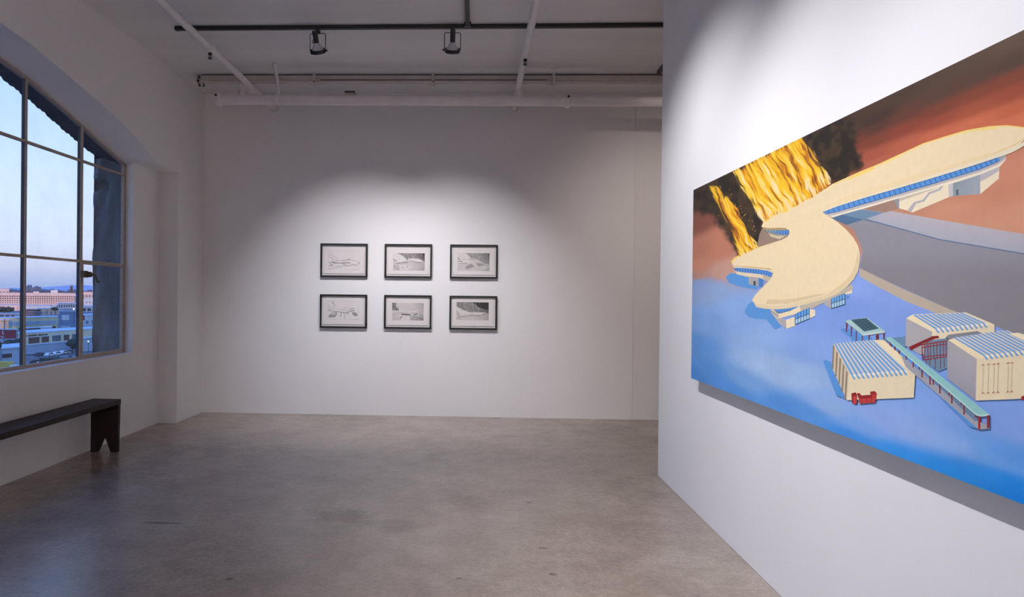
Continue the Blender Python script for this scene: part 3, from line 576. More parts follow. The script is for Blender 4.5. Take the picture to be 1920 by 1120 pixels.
for k in range(6):
    cx_, cz_ = (-1.5235, -0.7745, -0.0175)[k % 3], (1.7975, 1.2065)[k//3]
    y1 = YB; yf = YB-FD
    R_ = empty('framed_drawing', (cx_, YB, cz_-FH/2), LAB[k], 'framed drawing', 'six framed drawings on the far wall')
    l_, r_, b_, t_ = cx_-FW/2, cx_+FW/2, cz_-FH/2, cz_+FH/2
    m = MB(); O = [(l_, b_), (r_, b_), (r_, t_), (l_, t_)]; I = [(l_+FB, b_+FB), (r_-FB, b_+FB), (r_-FB, t_-FB), (l_+FB, t_-FB)]
    for i in range(4):
        j = (i+1) % 4; q = [O[i], O[j], I[j], I[i]]
        m.prism([(x_, yf, z_) for x_, z_ in q], (0, FD-0.001, 0))
    m.build('frame', M['frame_black'], R_)
    m = MB(); m.box((l_+FB-0.002, YB-0.012, b_+FB-0.002), (r_-FB+0.002, YB-0.004, t_-FB+0.002)); m.build('backing_board', M['mat_board'], R_)
    pw, ph = FW-2*FB-0.042, FH-2*FB-0.040; pl, pb = cx_-pw/2+0.001, cz_-ph/2+0.001
    D = DR[k]; ny, nx = D.shape; gx = np.linspace(pl, pl+pw, nx); gz = np.linspace(pb+ph, pb, ny)
    me = bpy.data.meshes.new('drawing_sheet'); vs = [(float(x_), YB-0.0185, float(z_)) for z_ in gz for x_ in gx]
    me.from_pydata(vs, [], [(i*nx+j, (i+1)*nx+j, (i+1)*nx+j+1, i*nx+j+1) for i in range(ny-1) for j in range(nx-1)])
    ca = me.color_attributes.new('Col', 'FLOAT_COLOR', 'POINT'); P3 = np.array(PAPER); I3 = np.array(INK)
    colr = (P3[None, None]*(1-D[..., None])+I3[None, None]*D[..., None]); ca.data.foreach_set('color', np.concatenate([colr, np.ones((*D.shape, 1))], 2).astype(np.float32).ravel())
    me.materials.append(M['drawing']); o = bpy.data.objects.new('drawing_sheet', me); COL.objects.link(o); o.parent = R_; o.matrix_parent_inverse = Matrix.Translation(-R_.location)
    m = MB(); m.quad((l_+FB-0.002, yf+0.005, b_+FB-0.002), (r_-FB+0.002, yf+0.005, b_+FB-0.002), (r_-FB+0.002, yf+0.005, t_-FB+0.002), (l_+FB-0.002, yf+0.005, t_-FB+0.002)); m.build('pane', M['picture_glass'], R_, normals=False)

# ================================================================== LARGE PAINTING
PY1 = float(at(1298, 530, 0, XF)[1]); PY0 = 1.05
PZ1 = float(at(1299.8, 356.8, 0, XF)[2]); PZ0 = float(at(1294.7, 709, 0, XF)[2])
pnt = empty('painting', (XP, (PY0+PY1)/2, PZ0), 'wide unframed painting of a curved cream roof burning above blue ground, on the partition', 'painting')
m = MB(); m.box((XF+0.001, PY0, PZ0), (XP-0.002, PY1, PZ1)); m.build('canvas', M['canvas_edge'], pnt, bevel=0.002)
KP = 0.98                                      # painted colour = photographed colour x this (the wall lamps give about this much less than full white)
CTRL = [(1310,375,55,38,34),(1306,420,130,75,65),(1310,470,180,118,104),(1310,500,188,128,112),(1345,470,185,122,105),(1360,445,188,125,108),(1310,517,178,135,132),(1310,531,140,160,210),(1355,507,190,150,145),
 (1640,225,60,42,36),(1640,240,80,48,40),(1640,265,120,58,44),(1640,290,165,85,66),(1640,306,180,100,82),(1560,240,62,44,38),(1600,262,110,55,42),(1600,300,165,88,68),
 (1760,145,80,62,55),(1760,180,80,57,49),(1760,205,118,58,44),(1760,230,150,72,54),(1760,250,195,105,82),(1700,175,72,54,47),(1700,215,95,54,44),(1700,240,135,62,46),(1700,268,182,96,76),
 (1900,78,95,75,66),(1900,120,78,60,52),(1900,145,125,62,47),(1900,175,150,72,54),(1900,205,190,100,74),(1900,230,205,115,88),(1830,110,86,67,59),(1830,150,82,58,50),(1830,175,125,62,46),(1830,205,160,82,60),(1830,228,200,110,84),
 (1910,320,205,140,122),(1850,360,200,138,118),(1780,395,205,148,130),(1900,410,205,150,132),(1720,402,195,140,122),(1640,388,178,135,122),
 (1330,545,145,165,212),(1320,600,125,160,220),(1305,650,92,145,215),(1300,700,66,128,203),(1380,580,140,168,225),(1440,640,150,175,228),(1440,690,166,187,230),(1480,705,165,186,231),(1400,715,120,160,220),(1372,732,78,138,214),(1330,700,80,138,212),
 (1500,650,140,165,228),(1540,600,135,160,230),(1560,560,130,155,228),(1600,545,145,165,235),(1560,765,150,175,228),(1520,775,92,150,224),(1470,762,86,144,220),(1610,795,128,164,230),(1590,818,66,140,225),(1660,790,150,170,232),(1720,810,150,172,230),(1690,855,52,142,228),
 (1800,835,140,170,230),(1780,885,36,138,225),(1900,800,137,162,230),(1900,860,95,150,225),(1900,912,22,130,222),(1920,935,14,124,218),(1850,893,45,138,225),(1850,850,110,158,228),(2200,900,100,150,225),(2200,1050,14,124,218),(2200,0,95,75,66),(2200,300,205,140,122)]
cp = np.array([[at(x_, y_, 0, XF)[1], at(x_, y_, 0, XF)[2]] for x_, y_, *_ in CTRL]); cc = np.array([lin(c[2:], KP) for c in CTRL])
def bgcol(Yw, Zw):
    d = np.sqrt(((Yw[..., None]-cp[:, 0])*0.20)**2 + (Zw[..., None]-cp[:, 1])**2) + 0.012
    w = d**-5.0; w /= w.sum(-1, keepdims=True); c = w @ cc
    n = fbm(Yw*5+3, Zw*14, 5)-0.5; n2 = fbm(Yw*1.6+9, Zw*6+Yw*0.8, 4)-0.5
    return np.clip(c*(1+0.16*n[..., None]+0.20*n2[..., None]), 0, 1)
S_L = [(1290,355),(1390,308),(1402,350),(1424,400),(1434,416),(1428,430),(1437,446),(1427,463),(1400,474),(1384,481),(1372,455),(1357,424),(1326,402),(1310,390)]
S_R = [(1476,268),(1520,240),(1562,215),(1600,225),(1607,262),(1614,290),(1616,318),(1609,326),(1563,346),(1548,344),(1530,302),(1500,258)]
F_M = [(1376,322),(1392,306),(1430,290),(1480,264),(1504,250),(1524,285),(1540,318),(1556,345),(1540,361),(1510,378),(1477,396),(1444,409),(1434,413),(1424,402),(1408,376),(1392,352),(1384,338)]
F_S = [(1333,350),(1339,352),(1348,372),(1344,350),(1349,352),(1356,378),(1362,370),(1384,394),(1390,415),(1406,440),(1420,463),(1402,475),(1388,480),(1380,455),(1366,420),(1352,392)]
def c3(*c): return np.array(lin(c, KP))
def firecol(px_, py_, base):
    n = fbm(px_/14, py_/14, 4)-0.5; out = base
    for poly, soft in ((S_L, 9), (S_R, 8)):
        k = sstep(-soft, soft, sdist(px_, py_, poly)+n*26)[..., None]; g = fbm(px_/11+5, py_/16+2, 5)[..., None]
        sm = c3(30, 23, 19)*(1-sstep(.42, .72, g)) + c3(66, 50, 32)*sstep(.42, .72, g); out = out*(1-k)+sm*k
    # flames: streaks that climb to the upper left
    ux, uy = 0.50, 0.866; s_ = px_*uy-py_*ux; t_ = px_*ux+py_*uy
    s2 = s_ + 7*(fbm(t_/28, s_/34, 3)-0.5)*2
    st = 0.62*fbm(s2/5.2, t_/46, 3) + 0.38*fbm(s2/2.2+40, t_/22, 3)
    for poly, soft, hot, lo in ((F_M, 3, 0.06, 0), (F_S, 2.5, -0.02, 1)):
        d = sdist(px_, py_, poly); k = sstep(-soft, soft, d + (st-0.5)*(40 if lo == 0 else 14) - (4 if lo == 0 else 0)*sstep(1470, 1400, px_))[..., None]
        base_d = sstep(32, 0, np.minimum.reduce([seg_dist(px_, py_, a_, b_) for a_, b_ in (((1434, 414), (1477, 395)), ((1477, 395), (1556, 346)), ((1388, 480), (1420, 463)))]))
        v = st + hot + 0.16*base_d*(1-0.5*lo) + 0.10*(fbm(px_/40, py_/40, 2)-0.5) + 0.04*sstep(0, 14, d)
        stops = [0.33, 0.43, 0.50, 0.58, 0.69, 0.80]; cs = [c3(70, 44, 14), c3(168, 98, 14), c3(222, 150, 20), c3(246, 196, 16), c3(250, 214, 70), c3(250, 228, 186)]
        col = np.stack([np.interp(v, stops, [c[i] for c in cs]) for i in range(3)], -1); out = out*(1-k)+col*k
    rng = np.random.RandomState(4)
    for _ in range(46):
        q = rng.randint(3); x_, y_ = ((1505+55*rng.rand(), 0), (1345+30*rng.rand(), 0), (1372+45*rng.rand(), 0))[q]
        y_ = (262+(x_-1505)*1.3+rng.rand()*18, 350+rng.rand()*62, 365+(x_-1372)*1.2+rng.rand()*24)[q]
        k = sstep(1.2, 0.4, np.hypot(px_-x_, py_-y_))[..., None]*0.8; out = out*(1-k)+c3(235, 180, 70)*k
    return out
def paint_grid(mb_, ys_, zs_, fire):
    Yw, Zw = np.meshgrid(ys_, zs_); c = bgcol(Yw, Zw)
    if fire:
        px_, py_ = proj(np.stack([np.full(Yw.shape, XF), Yw, Zw], -1)); c = firecol(px_, py_, c)
    return Yw, Zw, c
LAY = [0]
def xl(): LAY[0] += 1; return XF - 0.000008*LAY[0]
PV, PF, PC = [], [], []          # vertices, faces, one colour per vertex
def grid_mesh(Yw, Zw, c, x_):
    n0 = len(PV); ny, nx = Yw.shape
    PV.extend(zip([x_]*Yw.size, Yw.ravel().tolist(), Zw.ravel().tolist())); PC.extend(c.reshape(-1, 3).tolist())
    PF.extend((n0+i*nx+j, n0+i*nx+j+1, n0+(i+1)*nx+j+1, n0+(i+1)*nx+j) for i in range(ny-1) for j in range(nx-1))
yspl = float(at(1632, 300, 0, XF)[1]); zspl = float(at(1400, 484, 0, XF)[2])
grid_mesh(*paint_grid(None, np.linspace(PY0, PY1, 240), np.linspace(PZ0, PZ1, 130), False), XF)
pxs = np.linspace(1299.5, 1632, 420); yfine = np.array([at(q, 400, 0, XF)[1] for q in pxs]); yfine[0] = PY1
grid_mesh(*paint_grid(None, yfine, np.linspace(zspl, PZ1, 230), True), xl())
def P(pts, rgb, k=KP):
    """flat painted shape traced in photograph pixels; rgb may be one colour or one per corner"""
    x_ = xl(); q = [at(a_, b_, 0, XF) for a_, b_ in pts]; n0 = len(PV); n = len(q)
    cols = rgb if isinstance(rgb[0], (tuple, list)) else [rgb]*n
    PV.extend((x_, float(v[1]), min(max(float(v[2]), PZ0), PZ1)) for v in q); PC.extend(lin(c, k) for c in cols)
    from mathutils.geometry import tessellate_polygon
    for tri in tessellate_polygon([[Vector((v[1], v[2], 0)) for v in q]]): PF.append(tuple(n0+i for i in tri))
def Ln(pts, w, rgb, w1=None):
    """painted line of pixel width w (tapering to w1)"""
    w1 = w if w1 is None else w1; L_, R_ = [], []; n = len(pts)
    for i, (x_, y_) in enumerate(pts):
        a_, b_ = pts[max(i-1, 0)], pts[min(i+1, n-1)]; d = np.hypot(b_[0]-a_[0], b_[1]-a_[1])+1e-9; nx, ny = -(b_[1]-a_[1])/d, (b_[0]-a_[0])/d
        ww = (w+(w1-w)*i/max(1, n-1))/2; L_.append((x_+nx*ww, y_+ny*ww)); R_.append((x_-nx*ww, y_-ny*ww))
    P(L_+R_[::-1], rgb)
def lerp(a_, b_, t_): return (a_[0]+(b_[0]-a_[0])*t_, a_[1]+(b_[1]-a_[1])*t_)
def along(pl, t_):
    d = [0]
    for a_, b_ in zip(pl, pl[1:]): d.append(d[-1]+math.hypot(b_[0]-a_[0], b_[1]-a_[1]))
    q = t_*d[-1]
    for i in range(len(pl)-1):
        if q <= d[i+1] or i == len(pl)-2: return lerp(pl[i], pl[i+1], (q-d[i])/(d[i+1]-d[i]+1e-9))
# --- plaza and pavements
P([(1556,404),(1587,398),(1760,448),(1925,476),(2200,530),(2200,700),(1925,640),(1868,612),(1780,580),(1690,540),(1612,504),(1618,470),(1600,430)], [(150,148,156)]*4+[(138,134,140)]*7+[(146,144,152)]*2)
P([(1592,393),(1640,392),(1660,394),(1760,412),(1925,440),(2200,490),(2200,535),(1925,477),(1760,449),(1640,416)], [(170,170,184)]*2+[(190,184,190)]*4+[(176,178,190)]*4)
Ln([(1576,402),(1640,416),(1760,449),(1925,477)], 2.0, (88,112,150))
P([(1612,503),(1690,541),(1780,580),(1868,612),(1845,618),(1780,597),(1700,566),(1640,535),(1611,518)], (186,176,172))
# shadow below the wing
P([(1560,408),(1600,394),(1676,371),(1685,391),(1659,399),(1620,393),(1600,392)], (160,132,126))
P([(1558,409),(1600,393),(1620,394),(1657,399),(1622,411),(1587,422)], (118,140,170)); P([(1558,409),(1577,402),(1619,412),(1587,422)], (86,112,148))
# --- supports under the wing
P([(1676,372),(1686,369),(1686,392),(1682,389)], (150,152,162)); P([(1686,369),(1778,341),(1779,370),(1710,399),(1702,395),(1686,391)], (240,231,217)); P([(1686,369),(1765,345),(1759,352),(1686,378)], (200,194,190))
P([(1702,394),(1714,379),(1730,375),(1741,361),(1760,354),(1769,342),(1774,342),(1763,357),(1744,364),(1733,378),(1718,382),(1709,398)], (186,182,186))
P([(1778,341),(1787,338),(1787,368),(1779,370)], (205,200,200)); P([(1787,338),(1838,326),(1838,364),(1787,368)], [(140,148,156),(165,172,180),(165,172,180),(150,158,168)]); P([(1793,356),(1797,355),(1797,366),(1793,366)], (92,92,102))
P([(1838,326),(1874,312),(1873,335),(1838,364)], (240,231,218)); P([(1838,326),(1874,312),(1874,320),(1855,332),(1838,341)], (196,191,192))
# --- the wing: slab, glazed band, roof edge
band_t = [(1543,397),(1570,387),(1619,371.5),(1678,354.5),(1738,337),(1797,319),(1837,306),(1872,292),(1883,286)]
band_b = [(1545,402),(1570,397),(1619,382.5),(1678,365.5),(1738,348),(1797,330),(1837,317.5),(1872,303),(1886,292)]
slab_b = [(1562,408),(1580,402),(1622,391),(1682,373),(1742,356),(1800,340),(1842,326),(1875,312),(1886,300)]
P(band_b+slab_b[::-1], (240,234,226)); P(band_b+[(x_+1, y_+5) for x_, y_ in band_b][::-1], (196,190,190)); P(band_t+band_b[::-1], (92,150,224))
for i in range(37):
    t_ = i/36; Ln([along(band_t, t_), along(band_b, t_)], 1.1, (40,66,110))
Ln(band_b, 1.0, (70,100,150)); P([(1872,292),(1884,285),(1887,291),(1876,302)], (170,172,176))
ROOF = [(1925,239),(1888,235),(1855,237),(1814,244),(1773,256),(1732,269),(1691,288),(1650,307),(1609,323.5),(1563.5,344),(1543,358),(1510,376),(1477,394),(1444,407),(1432,416),(1428,426),
 (1443,428),(1460,427.5),(1473,428),(1480,432),(1481,437.5),(1477,444),(1466,450),(1447,456),(1426,462),(1404,471),(1387,478),(1375,486),(1372,494),(1375,498.5),(1393.6,499.6),(1415,501),(1432,502.5),(1445,504),(1450,509),(1449,517),(1443,526),(1432,537),(1419,550),(1412,560),(1410.7,565),
 (1419,569),(1436.5,572.5),(1456,573.5),(1479,571.5),(1505,566),(1533,558.5),(1554,552),(1573.6,543.5),(1588.6,533),(1601.5,520),(1610,505),(1613,490),(1613,475),(1609,460),(1600,445),(1586.5,430),(1571.5,417),(1560,409),(1550,403),(1543,398),
 (1546,392),(1570,380.5),(1619,367),(1678.5,350),(1738,331),(1797,313),(1837,301),(1876,287.5),(1896,279.6),(1912,272),(1925,258)]
lip = [(1411,563),(1419,569),(1436.5,572.5),(1456,573.5),(1479,571.5),(1505,566),(1533,558.5),(1554,552),(1573.6,543.5),(1588.6,533),(1601.5,520),(1610,505),(1613,490)]
# --- notch under the left edge of the roof
P([(1430,427),(1478,429),(1483,437),(1476,446),(1440,458),(1420,462),(1424,440)], (150,130,124)); P([(1430,427),(1478,429),(1482,437),(1473,444),(1456,441),(1440,437)], (176,158,118))
bt, bb = [(1434,431.5),(1450,432),(1468,432),(1479,431)], [(1440,436),(1452,439),(1466,441),(1478,441)]
P(bt+bb[::-1], [(150,168,168),(120,150,190),(90,140,220),(80,135,225),(80,135,225),(90,140,220),(120,150,190),(150,168,168)])
for i in range(9): Ln([along(bt, i/8), along(bb, i/8)], 1.0, (70,84,100))
P([(1441,438),(1456,442),(1472,443),(1462,449),(1446,444)], (208,198,184))
# --- left wing and front: shadows on the ground, glazing, slabs, supports
P([(1361,519),(1370,512),(1382,514),(1405,521),(1424,538),(1418,543),(1385,537),(1366,530)], (92,150,218)); P([(1396,586),(1402,572),(1412,564),(1440,575),(1448,590),(1466,612),(1453,618),(1437,599),(1418,598),(1403,594)], (92,148,216))
P([(1404,520),(1424,522),(1424,538),(1404,533)], (172,170,172)); P([(1413,527),(1417,527.5),(1417,536),(1413,535)], (72,68,72)); P([(1422,522),(1433,524),(1430,539),(1422,537)], (88,140,214))
for x_ in (1425.5, 1429): Ln([(x_, 523), (x_-0.5, 538)], 0.9, (50,70,110))
P([(1375,499),(1420,501),(1449,506),(1450,515),(1442,528),(1424,521),(1400,519),(1383,515),(1376,507)], (226,214,202)); P([(1430,516),(1449,518),(1440,529),(1432,523)], (190,182,176))
bt, bb = [(1376,502.5),(1395,503),(1420,505),(1440,508),(1449,512)], [(1379,508.5),(1393,511),(1413,513),(1432,515.5),(1446,520)]
P(bt+bb[::-1], (88,142,220))
for i in range(15): Ln([along(bt, i/14), along(bb, i/14)], 1.0, (44,72,120))
P([(1545,562),(1559,559),(1559,579),(1546,572)], (180,176,176)); P([(1559,560),(1585,551),(1585,571),(1559,579)], (110,168,235)); P([(1560,569),(1584,561),(1584,570),(1560,578)], (176,208,236)); P([(1585,545),(1599,538),(1598,550),(1585,553)], (232,224,214)); P([(1586,553),(1594,556),(1588,560)], (92,148,216))
for i in range(6): Ln([lerp((1559.5,560),(1584.5,551),i/5), lerp((1559.5,579),(1584.5,571),i/5)], 1.1, (50,66,90))
Ln([(1559,569.5),(1585,560.5)], 1.2, (50,66,90)); Ln([(1559,579),(1585,571)], 1.2, (50,66,90))
P([(1500,575),(1540,562),(1575,548),(1598,532),(1598,544),(1560,560),(1525,578),(1500,586)], (190,184,180))
P([(1446,585),(1460,594),(1474,600),(1475,617),(1460,606)], (178,174,174)); P([(1474,600),(1492,594),(1492,611),(1475,617)], (238,226,208)); P([(1491,589),(1518,577),(1518,598),(1491,609)], (98,158,230)); P([(1492,599),(1518,589),(1518,597),(1492,608)], (180,208,234)); P([(1518,580),(1529,581),(1529,592),(1518,598)], (236,226,210))
for i in range(6): Ln([lerp((1491,589),(1518,577),i/5), lerp((1491,609),(1518,598),i/5)], 1.1, (50,66,90))
Ln([(1491,599),(1518,588.5)], 1.2, (50,66,90)); Ln([(1491,609),(1518,598)], 1.2, (50,66,90))
P([(1447,578),(1500,574),(1502,583),(1490,590),(1459,598),(1446,588)], (236,224,206)); P([(1449,579),(1499,575),(1482,583),(1461,588)], (96,150,226)); Ln([(1449,579),(1461,588),(1484,582)], 1.1, (60,70,90)); P([(1447,581),(1460,590),(1460,597),(1446,588)], (176,170,168))
for i in range(7): Ln([lerp((1450,579),(1497,575),i/7), lerp((1459,588),(1484,582),i/6)], 0.9, (60,80,120))
# --- the roof itself with its bright edges
P([(x_-0.5, y_+7-5*max(0, (i-7)/6)) if i > 0 else (x_, y_) for i, (x_, y_) in enumerate(lip)]+lip[::-1], (226,212,190))
P([(1543,398),(1546,392)]+ROOF[-10:-1]+[(1925,262),(1925,270),(1912,279),(1896,287),(1876,294),(1837,307),(1797,319.5),(1738,337.5),(1678,355),(1619,372),(1570,387.5)], (236,230,222))
def roofcol(x_, y_):
    if x_ > 1700: return (242,228,204)
    return (238,222,196) if x_ < 1560 else (240,224,198)
# fan of the roof kept as a soft gradient grid clipped by its outline (fine triangles along the edge come from the outline itself)
P(ROOF, [roofcol(*q) for q in ROOF])
Ln([(1925,240),(1888,236),(1855,238),(1814,245),(1773,257),(1732,270),(1691,289),(1650,308),(1609,325),(1563.5,345.5)], 2.6, (246,220,140))
for pts, w_, c in (([(1870,240),(1830,244),(1800,250),(1775,258)], 4, (246,224,150)), ([(1690,291),(1672,299),(1655,308)], 4, (248,224,140)), ([(1640,314),(1625,322),(1610,328),(1590,337)], 5, (248,218,120)), ([(1563,346),(1545,358),(1512,376)], 3, (250,232,190)),
                   ([(1372,492),(1378,484),(1392,477)], 4, (244,212,110)), ([(1430,424),(1436,415),(1450,406)], 3, (246,226,170)), ([(1925,256),(1905,271),(1870,286),(1800,310),(1700,340),(1600,370),(1548,391)], 1.6, (232,200,140)),
                   ([(1404,472),(1426,463),(1447,457)], 2, (232,206,150)), ([(1393,500),(1432,503),(1447,506)], 2, (214,186,130))): Ln(pts, w_, c, w_*0.5)
P([(1609,470),(1613,490),(1610,505),(1601.5,520),(1588.6,533),(1573.6,543.5),(1554,552),(1556,549),(1580,532),(1596,515),(1603,500)], (226,208,180)); P([(1436,571),(1479,570),(1533,556.5),(1554,550),(1533,552),(1500,558),(1470,562),(1440,562)], (222,204,176)); P([(1548,391),(1700,344),(1870,290),(1860,286),(1700,334),(1600,364),(1555,382)], (240,222,190))
# flames licking over the roof edge
rng = random.Random(5)
for i in range(26):
    t_ = i/25; b_ = along([(1437,412),(1477,394),(1510,376),(1556,346)], t_); L_ = rng.uniform(10, 26); P([(b_[0]-1.6, b_[1]+rng.uniform(0, 5)), (b_[0]+2.0, b_[1]+rng.uniform(-1, 3)), (b_[0]-L_*0.48+1, b_[1]-L_*0.85)], rng.choice([(244,190,40),(250,214,110),(216,140,24),(250,226,170)]))
for i in range(10):
    t_ = i/9; b_ = along([(1388,480),(1421,463)], t_); L_ = rng.uniform(14, 34); P([(b_[0]-1.4, b_[1]+1), (b_[0]+1.6, b_[1]+1), (b_[0]-L_*0.42, b_[1]-L_*0.9)], rng.choice([(244,190,40),(250,220,130),(222,150,24)]))
# --- open canopy with dark panel
P([(1576,618),(1588,616),(1640,636),(1652,640),(1600,648),(1596,634)], (92,146,216))
for x_, a_, b_ in ((1588,604,623),(1597,612,631),(1606.5,621,640),(1618,630,642),(1630.5,628,641),(1644,627,638),(1647,627,639),(1658,623,638)): P([(x_-1, a_), (x_+1, a_), (x_+1, b_), (x_-1, b_)], (122,36,58))
P([(1587,601),(1624,595.5),(1628,597),(1660,621),(1660,624.5),(1619,630),(1587,604)], (178,202,202)); P([(1619,626),(1660,621),(1660,624.5),(1619,630)], (198,216,214)); P([(1596,600),(1625,596.5),(1649,616.5),(1621,622)], (62,92,108))
for i in range(1, 4): Ln([lerp((1596,600),(1621,622),i/4), lerp((1625,596.5),(1649,616.5),i/4)], 0.7, (40,64,80)); Ln([lerp((1596,600),(1625,596.5),i/4), lerp((1621,622),(1649,616.5),i/4)], 0.7, (40,64,80))
# --- rear hall with ribbed roof
P([(1655,636),(1700,631),(1700,650),(1690,655)], (112,138,172))
P([(1700,597),(1748.5,622),(1749,640),(1760,662),(1726,665),(1698.6,648)], (178,174,176)); P([(1700,597),(1712,590),(1812,586),(1866,609),(1866,623),(1780,634),(1748.5,640),(1748.5,622)], (238,228,206))
P([(1748.5,622),(1866,609),(1866,623),(1790,634),(1774,632),(1749,642)], (230,220,202))
def ribs(b0, b1, f0, f1, n, hook, gap=0.5):
    for i in range(n):
        t_ = i/(n-1); a_, b_ = lerp(b0, b1, t_), lerp(f0, f1, t_); w_ = math.hypot(f1[0]-f0[0], f1[1]-f0[1])/(n-1); wb_ = math.hypot(b1[0]-b0[0], b1[1]-b0[1])/(n-1)
        P([a_, (a_[0]+wb_*0.48, a_[1]-0.3), (b_[0]+w_*0.48, b_[1]-0.6), b_], (112,158,212)); P([(a_[0]+wb_*0.48, a_[1]-0.3), (a_[0]+wb_*0.95, a_[1]-0.6), (b_[0]+w_*0.95, b_[1]-0.9), (b_[0]+w_*0.48, b_[1]-0.6)], (212,212,212))
        P([(b_[0], b_[1]), (b_[0]+w_*0.35, b_[1]), (b_[0]+w_*0.9, b_[1]+hook*0.7), (b_[0]+w_*1.0, b_[1]+hook), (b_[0]+w_*0.6, b_[1]+hook)], (120,160,212)); P([(b_[0]+w_*0.45, b_[1]), (b_[0]+w_*0.9, b_[1]-1), (b_[0]+w_*0.95, b_[1]+hook*0.6)], (240,240,238))
ribs((1713,591), (1800,587), (1754,617), (1844,607), 11, 8)
# red stair and galleries between the halls
P([(1735,640),(1778,634),(1778,690),(1760,697),(1735,678)], (112,138,165))
P([(1705,651),(1750,630.5),(1761,630),(1762,634),(1754,635.5),(1709,657)], (132,34,42))
for i in range(9): Ln([lerp((1707,652),(1750,633),i/8), lerp((1707.5,656.5),(1752,637),i/8)], 0.8, (96,24,34))
P([(1730,644),(1777,638),(1777,641),(1732,648)], (128,122,128))
for a_, b_ in (((1730,646.5),(1777,640)), ((1730,652),(1777,645)), ((1731,670),(1777,665)), ((1733,675.5),(1777,669))): Ln([a_, b_], 1.8, (150,40,44))
for x_ in (1730,1735,1741,1746,1752,1758,1764,1770,1775): Ln([(x_, 646+(x_-1730)*-0.13), (x_+0.5, 676+(x_-1730)*-0.12)], 1.3, (124,32,40))
for x_, b_ in ((1738,681),(1745,687),(1755,692),(1765,692),(1772,689)): Ln([(x_, 672), (x_, b_)], 1.2, (124,32,40))
# dark roof link, right hall
P([(1774,633),(1780,628),(1834,621),(1846,627),(1790,638)], (134,136,142)); P([(1774,633),(1790,638),(1779,640)], (90,92,100))
P([(1778.6,639),(1833,672.6),(1831,751.5),(1777,709.7)], [(172,168,172),(178,174,176),(158,156,164),(160,158,168)]); P([(1833,672.6),(1925,663),(2200,640),(2200,745),(1925,748),(1831,751.5)], (228,217,199)); P([(1778.6,638),(1792,634),(1880,620),(1925,630),(2200,630),(2200,642),(1925,664),(1833,673)], (238,226,204))
ribs((1788,633), (1882,620), (1845,667), (1950,654), 12, 8)
P([(1895,626),(1910,624),(1925,628),(1925,640)], (240,232,214))
for x_ in (1845,1855,1865,1873,1892,1899): Ln([(x_+1, 685-(x_-1845)*0.06), (x_-1, 737-(x_-1845)*0.05)], 0.6, (200,188,172)); Ln([(x_-2, 686-(x_-1845)*0.07), (x_+1, 683-(x_-1845)*0.07), (x_+3, 685-(x_-1845)*0.07)], 1.1, (160,50,46)); Ln([(x_-3, 739-(x_-1845)*0.05), (x_+0.5, 736-(x_-1845)*0.05), (x_+2.5, 739-(x_-1845)*0.05)], 1.1, (160,50,46))
P([(1917,744),(1925,741),(1925,752),(1917,750)], (150,40,44))
# --- front left hall
P([(1545,678),(1549,675),(1560,680),(1591,750),(1570,742),(1567,736)], (90,146,216))
P([(1564,645),(1594,702),(1589.5,751),(1562,692)], (206,198,188))
for i in range(5):
    t_ = i/4.2; a_, b_ = lerp((1564,646),(1590,697),t_), lerp((1562,692),(1587,751),t_); P([(a_[0]-0.8, a_[1]), (a_[0]+2.2, a_[1]+4), (b_[0]+2.0, b_[1]+1), (b_[0]-0.8, b_[1])], (146,126,112))
P([(1593,701),(1652,690),(1718.5,690),(1715,746),(1589.5,751)], (230,219,201)); P([(1564,645),(1650,637.5),(1659,638),(1718.5,691),(1598,708)], (238,227,206))
ribs((1565,644.5), (1634,637.5), (1597,703), (1694,695), 12, 9)
# red block sculpture
P([(1598,738),(1606,736),(1609,741),(1608.5,757),(1602,758.5),(1599,755)], (138,28,36)); P([(1601,744),(1608.5,742),(1608.5,757),(1602,758.5)], (190,66,66)); P([(1608.5,738),(1613,737),(1617,742),(1634,740.5),(1633,735),(1642,733.5),(1646,738),(1645,745),(1643,755.5),(1613,757.5),(1612,748)], (142,30,38)); P([(1612,747),(1617.5,748),(1643,746),(1643,755.5),(1613,757.5)], (186,62,64)); P([(1636,739),(1645,738.5),(1645,745),(1638,747)], (180,56,58))
for x_ in (1618, 1627, 1636): Ln([(x_, 746), (x_, 757)], 0.9, (110,20,30))
# --- long covered walk
P([(1668,640),(1700,662),(1838,792),(1838,805),(1820,800),(1716,697)], (90,146,216)); P([(1690,664),(1836,790),(1856,797),(1858,804),(1838,806),(1700,688)], (164,164,172))
P([(1720,672),(1800,735),(1838,790),(1830,790),(1725,690)], (108,128,158))
for x_, a_, b_ in ((1671,640,648),(1680,649,657),(1688,655,664),(1701,665,675),(1714.5,676,689),(1726,686,693),(1731,690,708),(1746,704,722),(1752,712,722),(1764.5,719,738),(1782,733,741),(1787,738,757),(1805,753,760),(1810,756,778),(1832,776,783)): P([(x_-1.3, a_), (x_+1.3, a_), (x_+1.3, b_), (x_-1.3, b_)], (124,30,44))
P([(1663,634),(1672,631.5),(1857,777),(1857,780.5),(1837.5,782),(1835,779)], (152,196,198)); Ln([(1664,635),(1836,780)], 1.6, (190,216,212), 3.0); P([(1837,778),(1857,776.5),(1857,780.5),(1838,782)], (186,212,206))
for x_, a_, b_ in ((1838.5,781,805),(1855,779.5,803)): P([(x_-2, a_), (x_+2, a_), (x_+2, b_), (x_-2, b_)], (146,34,44))
